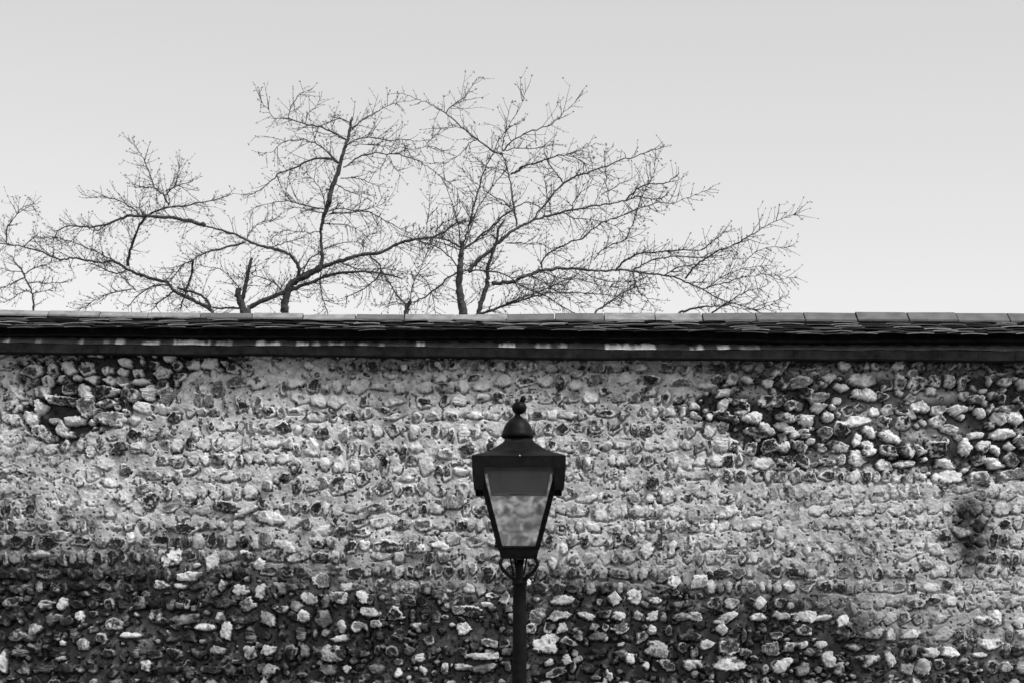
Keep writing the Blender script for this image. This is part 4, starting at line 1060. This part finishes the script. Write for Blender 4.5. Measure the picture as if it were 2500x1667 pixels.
RIGHT = [
 (C2, 52, 40, [(1526, 1500), (1512, 1430), (1503, 1370), (1500, 1300), (1503, 1220)]),
 (C2, 38, 26, [(1503, 1225), (1508, 1170), (1512, 1120), (1518, 1062)]),
 (C2, 8, 3, [(1520, 1085), (1545, 1000), (1570, 900), (1610, 770), (1650, 640), (1700, 535), (1745, 450), (1800, 370), (1862, 260), (1892, 165)]),
 (C2, 8, 4, [(1530, 1090), (1565, 990), (1600, 890), (1680, 760), (1760, 660)]),
 (C2, 12, 8, [(1530, 1105), (1600, 1045), (1680, 985), (1740, 932), (1790, 890)]),
 (C2, 8, 5, [(1522, 1112), (1590, 1062), (1680, 1002), (1720, 960)]),
 (C2, 12, 5, [(1505, 1095), (1470, 1075), (1430, 1055), (1380, 1040), (1330, 1038)]),
 (C2, 7, 4, [(1500, 1108), (1430, 1085), (1370, 1060), (1300, 1055)]),
 (C2, 7, 3, [(1505, 1080), (1495, 980), (1478, 900), (1445, 800), (1420, 735), (1410, 690)]),
 (C2, 34, 26, [(1610, 1500), (1622, 1440), (1640, 1385), (1660, 1320), (1668, 1270)]),
 (C2, 24, 12, [(1668, 1275), (1665, 1220), (1690, 1145), (1712, 1080), (1724, 1020), (1732, 980), (1770, 935)]),
 (C2, 30, 22, [(1550, 1240), (1590, 1195), (1630, 1155), (1695, 1105)]),
 (C2, 10, 6, [(1715, 1045), (1700, 1030), (1680, 1020)]),
 (C3, 22, 14, [(440, 960), (480, 935), (540, 885), (600, 852)]),
 (C3, 14, 5, [(600, 852), (680, 820), (740, 805), (840, 780), (940, 760), (1040, 745), (1130, 725), (1190, 705), (1250, 715), (1310, 716), (1350, 690)]),
 (C3, 12, 6, [(556, 862), (550, 800), (543, 750), (530, 660), (518, 600), (500, 540), (488, 500), (485, 480)]),
 (C3, 9, 3, [(485, 488), (430, 465), (350, 405), (270, 345), (200, 282), (150, 245), (90, 215), (40, 198), (0, 180), (-70, 165)]),
 (C3, 6, 3, [(193, 272), (212, 240), (280, 190), (320, 140), (362, 82)]),
 (C3, 7, 3, [(490, 470), (520, 430), (560, 400), (640, 360), (740, 330), (800, 270), (850, 230), (887, 183)]),
 (C3, 6, 3, [(485, 470), (490, 420), (505, 340), (517, 255)]),
 (C3, 5, 3, [(500, 465), (560, 455), (660, 455), (770, 430)]),
 (C3, 5, 3, [(515, 590), (470, 565), (420, 560), (400, 550), (370, 525)]),
 (C3, 10, 3, [(530, 590), (560, 575), (600, 550), (700, 520), (780, 492), (850, 482), (920, 450), (982, 428)]),
 (C3, 5, 3, [(820, 492), (880, 510), (930, 560), (935, 600)]),
 (C3, 4, 2, [(272, 347), (200, 345), (120, 356)]),
 (C3, 5, 2, [(350, 408), (310, 430), (280, 470), (200, 525), (120, 530)]),
 (C3, 9, 4, [(1130, 725), (1165, 690), (1200, 662), (1260, 642), (1340, 632), (1375, 612), (1402, 590)]),
 (C3, 5, 3, [(1042, 745), (1030, 660), (1022, 560), (1018, 470)]),
 (C3, 9, 7, [(640, 838), (680, 780), (720, 730), (780, 662)]),
 (C3, 12, 4, [(780, 662), (830, 620), (890, 592), (960, 572), (1030, 545), (1110, 512), (1170, 502), (1240, 472), (1335, 447)]),
 (C3, 7, 4, [(805, 640), (785, 610), (760, 580), (722, 520), (700, 460)]),
 (C3, 8, 3, [(690, 1080), (690, 1050), (720, 1010), (800, 962), (900, 922), (1000, 845), (1090, 812), (1190, 772), (1290, 742), (1370, 742), (1430, 720), (1500, 695), (1572, 665)]),
 (C3, 5, 3, [(800, 790), (870, 820), (980, 830), (1080, 870), (1140, 940)]),
 (C3, 5, 3, [(960, 1040), (1000, 990), (1080, 950), (1130, 930), (1160, 860), (1190, 780), (1220, 690), (1270, 600), (1285, 490)]),
 (C3, 22, 20, [(430, 1160), (490, 1155), (545, 1148), (575, 1130)]),
 (C3, 20, 9, [(575, 1130), (640, 1108), (690, 1092), (800, 1080), (900, 1086), (1000, 1095), (1080, 1090), (1170, 1095)]),
 (C3, 9, 4, [(1170, 1095), (1250, 1110), (1350, 1122), (1440, 1150), (1530, 1192), (1600, 1232), (1665, 1256), (1740, 1280), (1820, 1310)]),
 (C3, 12, 4, [(1080, 1087), (1120, 1045), (1200, 1003), (1290, 996), (1400, 986), (1520, 985), (1580, 942), (1642, 888)]),
 (C3, 8, 3, [(1170, 1092), (1230, 1052), (1320, 1026), (1420, 1016), (1530, 1030), (1655, 1020)]),
 (C3, 9, 3, [(1440, 1135), (1480, 1080), (1530, 1040), (1600, 996), (1680, 966), (1760, 920), (1840, 872), (1940, 822), (2050, 785)]),
 (C3, 7, 3, [(1330, 1118), (1400, 1076), (1480, 1062), (1575, 1060)]),
 (C3, 6, 3, [(1165, 1098), (1190, 1190), (1240, 1242), (1272, 1282), (1285, 1312)]),
 (C3, 5, 2, [(1530, 1190), (1640, 1160), (1740, 1130), (1830, 1116), (1920, 1120), (2020, 1132)]),
 (C3, 5, 2, [(1550, 1185), (1640, 1122), (1740, 1082), (1885, 1065)]),
 (C3, 4, 2, [(1660, 1120), (1690, 1030), (1720, 960)]),
 (C3, 4, 2, [(1740, 1060), (1790, 1010), (1860, 975), (1980, 968)]),
 (C3, 13, 4, [(345, 1325), (400, 1310), (460, 1290), (560, 1256), (660, 1226), (760, 1206), (880, 1210), (1000, 1215), (1110, 1232)]),
 (C3, 9, 4, [(380, 1320), (500, 1272), (600, 1232), (700, 1196), (780, 1155), (860, 1135)]),
 (C3, 10, 4, [(975, 1302), (1040, 1262), (1100, 1216), (1170, 1182), (1240, 1160)]),
 (C3, 12, 3, [(1580, 1312), (1660, 1262), (1740, 1212), (1845, 1180)]),
 (C3, 14, 5, [(1410, 1312), (1450, 1302), (1500, 1285), (1600, 1280), (1700, 1262)]),
 (C3, 4, 2, [(1750, 1290), (1830, 1290), (1900, 1260), (1950, 1228)]),
 (C3, 8, 4, [(285, 1095), (330, 1092), (400, 1095), (480, 1110), (560, 1150), (640, 1200), (720, 1232), (800, 1282), (860, 1315)]),
 (C2, 11, 7, [(1492, 1243), (1430, 1280), (1360, 1340), (1280, 1395), (1225, 1420)]),
 (C2, 34, 28, [(1188, 1500), (1192, 1450), (1205, 1412)]),
 (C2, 7, 3, [(1190, 1440), (1130, 1382), (1080, 1292), (1040, 1232), (990, 1180)]),
 (C2, 6, 3, [(1205, 1420), (1230, 1310), (1255, 1255), (1300, 1150), (1335, 1060)]),
 (C2, 5, 3, [(1180, 1440), (1120, 1420), (1050, 1440)]),
 (C2, 8, 4, [(1490, 1212), (1430, 1140), (1350, 1090), (1260, 1062), (1180, 1030)]),
 (C2, 5, 3, [(1300, 1010), (1320, 900), (1325, 790)]),
 (C2, 6, 3, [(1400, 1040), (1420, 1000), (1500, 960), (1590, 935)]),
 (C2, 6, 3, [(1355, 1010), (1400, 960), (1470, 930)]),
 (C2, 6, 3, [(1500, 1180), (1560, 1200), (1600, 1190)]),
 (C2, 5, 3, [(1240, 1240), (1320, 1320), (1360, 1480)]),
 (C3, 6, 3, [(560, 800), (500, 740), (430, 705), (400, 680), (300, 600), (270, 560)]),
 (C3, 6, 3, [(540, 770), (620, 740), (700, 770), (790, 800)]),
 (C3, 5, 3, [(500, 950), (600, 950), (680, 955), (760, 995)]),
 (C3, 5, 3, [(880, 1085), (960, 1130), (1040, 1150), (1130, 1150), (1200, 1120)]),
 (C3, 5, 3, [(700, 1100), (780, 1130), (880, 1140), (1000, 1170), (1120, 1190)]),
 (C3, 5, 3, [(620, 1115), (700, 1150), (760, 1200), (830, 1240), (900, 1290)]),
 (C3, 5, 3, [(1240, 1120), (1180, 1160), (1130, 1200), (1100, 1250)]),
 (C3, 5, 3, [(1000, 700), (1100, 640), (1180, 600)]),
 (C3, 5, 3, [(740, 800), (720, 700), (700, 600), (650, 520)]),
 (C3, 5, 3, [(840, 780), (880, 700), (960, 640)]),
]
SMALL = [
 (C1, 13, 9, [(184, 1385), (182, 1330), (178, 1280), (155, 1222), (135, 1185)]),
 (C1, 9, 4, [(135, 1185), (122, 1140), (90, 1108), (60, 1060)]),
 (C1, 7, 3, [(132, 1185), (60, 1215), (0, 1245), (-60, 1260)]),
 (C1, 6, 3, [(128, 1165), (220, 1120), (330, 1092)]),
 (C1, 6, 3, [(150, 1212), (230, 1214), (345, 1208)]),
 (C1, 5, 3, [(175, 1270), (230, 1260), (300, 1240)]),
 (C1, 5, 3, [(120, 1150), (70, 1150), (10, 1130), (-50, 1140)]),
 (C1, 5, 3, [(165, 1250), (110, 1270), (40, 1310), (-20, 1330)]),
]

def smooth_line(pts, sub=4):
    out = []
    n = len(pts)
    for i in range(n - 1):
        p0, p1, p2, p3 = pts[max(i - 1, 0)], pts[i], pts[i + 1], pts[min(i + 2, n - 1)]
        for k in range(sub):
            t = k / sub
            out.append(0.5 * ((2 * p1) + (p2 - p0) * t + (2 * p0 - 5 * p1 + 4 * p2 - p3) * t * t + (3 * p1 - p0 - 3 * p2 + p3) * t ** 3))
    out.append(pts[-1])
    return out

m_bark = noise_mat('cherry bark', 0.012, 0.085, 26.0, 0.85, 0.6, stretch=(1, 1, 2.2))
m_twig = noise_mat('fine dark twigs', 0.03, 0.07, 20.0, 0.85)

def rand_perp(t):
    v = Vector((random.gauss(0, 1), random.gauss(0, 1), random.gauss(0, 1)))
    v = v - t * v.dot(t)
    return v.normalized() if v.length > 1e-6 else Vector((0, 0, 1))

def bud(buf, p, d, L, r):
    d = d.normalized()
    a = rand_perp(d)
    c = d.cross(a)
    m = p + d * L * 0.55
    vs = [p] + [m + (a * math.cos(q) + c * math.sin(q)) * r for q in (0, 2.09, 4.19)] + [p + d * L]
    buf.add(vs, [(0, 2, 1), (0, 3, 2), (0, 1, 3), (1, 2, 4), (2, 3, 4), (3, 1, 4)])

def twig(buf, p, d, L, r0, level, up):
    n = max(3, int(L / 0.035))
    pts, rad = [p.copy()], [r0]
    d = d.normalized()
    bend = rand_perp(d) * random.uniform(0.0, 0.16)
    for i in range(n):
        wob = Vector((random.gauss(0, 1), random.gauss(0, 1), random.gauss(0, 1))) * 0.055
        d = (d + bend * (1.0 / n) * 3 + wob + Vector((0, 0, up)) * (i / n)).normalized()
        p = p + d * (L / n)
        pts.append(p.copy())
        rad.append(r0 * (1 - 0.55 * (i + 1) / n))
    buf.tube(pts, rad, 3, cap=False)
    for i in range(1, len(pts)):
        if random.random() < 0.55:
            t = (pts[i] - pts[i - 1]).normalized()
            dd = (t * 0.7 + rand_perp(t) + Vector((0, 0, 0.4)))
            bud(buf, pts[i], dd, random.uniform(0.010, 0.024), random.uniform(0.0016, 0.0030))
    t = (pts[-1] - pts[-2]).normalized()
    for k in range(random.choice((1, 2, 3))):
        bud(buf, pts[-1], t + rand_perp(t) * 0.6 * k, random.uniform(0.012, 0.028), random.uniform(0.0020, 0.0036))
    if level < 2:
        s = random.uniform(0.03, 0.06)
        tot = 0
        for i in range(1, len(pts)):
            tot += (pts[i] - pts[i - 1]).length
            if tot > s:
                tot, s = 0, random.uniform(0.04, 0.10)
                t = (pts[i] - pts[i - 1]).normalized()
                a = random.uniform(0.5, 1.1)
                twig(buf, pts[i], t * math.cos(a) + rand_perp(t) * math.sin(a), L * random.uniform(0.22, 0.5), max(0.0015, rad[i] * 0.8), level + 1, up)

def make_tree(name, label, loc_px, base_d, data, density, spread):
    root_x = X(loc_px, base_d)
    root = thing(name, label, 'tree', (root_x, CAM.y + base_d, 0.0), 'bare trees behind the flint wall')
    known = []
    crown = Buf()
    trunk = Buf()
    fork = Vector((root_x, CAM.y + base_d, 2.1))
    for q, (C, w0, w1, pts) in enumerate(data):
        pp = pxpts(C, pts)
        best, dep = 1e9, None
        for (kx, ky, kd) in known:
            dd = math.hypot(kx - pp[0][0], ky - pp[0][1])
            if dd < best:
                best, dep = dd, kd
        if dep is None or best > 40:
            dep = base_d + random.uniform(-0.5, 0.5)
        length_px = sum(math.hypot(pp[i + 1][0] - pp[i][0], pp[i + 1][1] - pp[i][1]) for i in range(len(pp) - 1))
        slope = random.uniform(-0.55, 0.55) * (0.3 if w0 > 24 else 1.0)
        run, wp, wr = 0, [], []
        for i, (x, y) in enumerate(pp):
            if i:
                run += math.hypot(x - pp[i - 1][0], y - pp[i - 1][1])
            d = dep + slope * run / 300.0
            wp.append(P(x, y, d))
            f = run / max(1, length_px)
            wr.append(max(0.0032 - 0.0016 * f if w1 < 3.6 else 0.0030, 0.5 * (1.12 if w0 * C[0] < 5.5 else 0.92) * (1 - 0.45 * max(0, f - 0.5) * 2 if w1 < 3.6 else 1) * (w0 + (w1 - w0) * f) * C[0] * wat(d) / SRC_W))
        sp = smooth_line([Vector((*v, )) for v in wp], 4)
        sr = [wr[min(len(wr) - 1, i // 4)] + (wr[min(len(wr) - 1, i // 4 + 1)] - wr[min(len(wr) - 1, i // 4)]) * ((i % 4) / 4) for i in range(len(sp))]
        thick = max(sr) > 0.010
        jit = 0.003 if thick else 0.0035
        sp = [sp[0]] + [v + Vector((random.gauss(0, jit), random.gauss(0, jit), random.gauss(0, jit))) for v in sp[1:]]
        sr2 = [r_ * random.uniform(0.88, 1.14) for r_ in sr]
        for v in sp:
            dv = v.y - CAM.y
            known.append((v.x / wat(dv) * SRC_W + SRC_W / 2, SRC_H / 2 - (v.z - CAM.z - SHIFT * wat(dv)) / wat(dv) * SRC_W, dv))
        if pp[0][1] > 752 and w0 * C[0] > 4.0:
            p0 = sp[0]
            low = smooth_line([Vector((fork.x, fork.y, 1.9)), fork.lerp(p0, 0.35) + Vector((0, 0, 0.15)), fork.lerp(p0, 0.75), p0], 4)
            trunk.tube(low, [sr2[0] * (1.5 - 0.5 * i / (len(low) - 1)) for i in range(len(low))], 10)
        if thick:
            lb = Buf()
            lb.tube(sp, sr2, 8)
            lb.build('limb', m_bark, root, smooth=True)
        else:
            crown.tube(sp, sr2, 5)
        tot_len = sum((sp[i] - sp[i - 1]).length for i in range(1, len(sp)))
        nxt, acc = random.uniform(0.02, 0.06), 0
        for i in range(1, len(sp)):
            seg = (sp[i] - sp[i - 1])
            acc += seg.length
            while acc > nxt:
                acc -= nxt
                ry_ = SRC_H / 2 - (sp[i].z - CAM.z - SHIFT * wat(sp[i].y - CAM.y)) / wat(sp[i].y - CAM.y) * SRC_W
                nxt = random.uniform(0.035, 0.085) / density / float(np.interp(ry_, [300, 480, 640, 740], [0.95, 1.1, 1.4, 1.65]))
                t = seg.normalized()
                pos = sp[i - 1].lerp(sp[i], random.random())
                a = random.uniform(0.55, 1.25)
                dirn = t * math.cos(a) + rand_perp(t) * math.sin(a)
                big = random.random()
                left_ = tot_len * (1 - i / (len(sp) - 1))
                if sr[i] < 0.0040 and big > 0.8:
                    big = random.uniform(0.2, 0.5)
                if big < 0.22:
                    bud(crown, pos, dirn + Vector((0, 0, 0.5)), random.uniform(0.012, 0.03), random.uniform(0.002, 0.0036))
                elif big < 0.60:
                    twig(crown, pos, dirn, random.uniform(0.04, 0.15), 0.0025, 2, 0.16)
                else:
                    twig(crown, pos, dirn, min(random.uniform(0.07, 0.24), 0.10 + 0.5 * left_) * spread, random.uniform(0.0026, 0.0036), 1, random.uniform(-0.05, 0.3))
        t = (sp[-1] - sp[-2]).normalized()
        if sr[-1] < 0.008:
            for k in range(1):
                twig(crown, sp[-1], t + rand_perp(t) * 0.2, random.uniform(0.03, 0.08), 0.0024, 2, 0.10)
        base = Vector((root_x, CAM.y + base_d, 0))
    rr = 0.16 if len(data) > 20 else 0.05
    trunk.tube([base + Vector((0, 0, -0.1)), base + Vector((0.01, 0, 0.15)), base + Vector((-0.01, 0.02, 0.8)), base + Vector((0.02, 0, 1.4)), fork], [rr * 1.5, rr * 1.15, rr, rr * 0.95, rr * 0.85], 14)
    trunk.build('trunk', m_bark, root, smooth=True)
    crown.build('crown', m_twig, root)
    return root

make_tree('bare_tree', 'bare cherry tree left of the lamp whose tall dark pole leans above its arching limbs', 690, 16.4, LEFT, 3.3, 1.1)
make_tree('bare_tree', 'bare tree above the lamp with long limbs sweeping out over the wall to the right', 1150, 15.6, RIGHT, 2.7, 1.05)
make_tree('bare_tree', 'slight bare sapling poking up over the far left end of the wall', 82, 17.6, SMALL, 2.4, 0.95)

# ------------------------------------------------------------------ SETTING
def structure(name, buf, mat):
    o = buf.build(name, mat)
    o['kind'] = 'structure'
    return o
g = Buf()
g.add([(-400, -400, -0.02), (400, -400, -0.02), (400, 600, -0.02), (-400, 600, -0.02)], [(0, 1, 2, 3)])
structure('ground', g, noise_mat('rough grass', 0.05, 0.10, 3.0, 0.95, 0.5))
g = Buf()
g.add([(-60, -16, 0.0), (60, -16, 0.0), (60, -3.78, 0.0), (-60, -3.78, 0.0)], [(0, 1, 2, 3)])
structure('road', g, noise_mat('asphalt', 0.045, 0.075, 60.0, 0.9, 0.6, bscale=300))
g = Buf()
g.box(-60, 60, -3.62, -0.07, -0.02, 0.13)
structure('pavement', g, noise_mat('paving', 0.20, 0.32, 6.0, 0.9, 0.3))
g = Buf()
xk = -60.0
while xk < 60:
    g.box(xk + 0.004, xk + 0.911, -3.77, -3.625, -0.02, 0.135)
    xk += 0.915
structure('kerb', g, noise_mat('kerb stone', 0.25, 0.38, 12.0, 0.9, 0.3))

# ------------------------------------------------------------------ LIGHT
EL, AZ = R(55), R(130)          # sun to the right of and behind the photographer
w = bpy.data.worlds.new('World')
scene.world = w
w.use_nodes = True
nt = w.node_tree
bg = nt.nodes['Background']
sky = nt.nodes.new('ShaderNodeTexSky')
sky.sky_type = 'NISHITA'
sky.sun_disc = False
sky.sun_elevation = EL
sky.sun_rotation = AZ
sky.air_density = 1.0
sky.dust_density = 2.0
sky.ozone_density = 1.0
bw = nt.nodes.new('ShaderNodeRGBToBW')
nt.links.new(sky.outputs['Color'], bw.inputs['Color'])
veil = nt.nodes.new('ShaderNodeMath')        # thin even overcast over the clear-sky gradient
veil.operation = 'MULTIPLY_ADD'
nt.links.new(bw.outputs['Val'], veil.inputs[0])
veil.inputs[1].default_value = 0.72
veil.inputs[2].default_value = 0.92
nt.links.new(veil.outputs[0], bg.inputs['Color'])
bg.inputs['Strength'].default_value = 0.12
sd = bpy.data.lights.new('sun', 'SUN')
sd.energy = 1.5
sd.angle = R(12)
so = bpy.data.objects.new('sun', sd)
COL.objects.link(so)
sdir = Vector((math.sin(AZ) * math.cos(EL), math.cos(AZ) * math.cos(EL), math.sin(EL)))
so.rotation_euler = sdir.to_track_quat('Z', 'Y').to_euler()
so.location = (6, -8, 9)

# ------------------------------------------------------------------ CAMERA
cd = bpy.data.cameras.new('camera')
cd.lens, cd.sensor_width, cd.sensor_fit = LENS, SENSOR, 'HORIZONTAL'
cd.shift_y = SHIFT
cd.clip_start, cd.clip_end = 0.1, 2000
cd.dof.use_dof = True
cd.dof.focus_distance = 12.2
cd.dof.aperture_fstop = 6.3
co = bpy.data.objects.new('camera', cd)
co.location = CAM
co.rotation_euler = (R(90), 0, 0)
COL.objects.link(co)
scene.camera = co
vs_ = scene.view_settings
scene.display_settings.display_device = 'sRGB'
vs_.view_transform = 'Standard'
vs_.look = 'None'
vs_.gamma = 1.0
vs_.exposure = 1.06
scene.cycles.max_bounces = 8
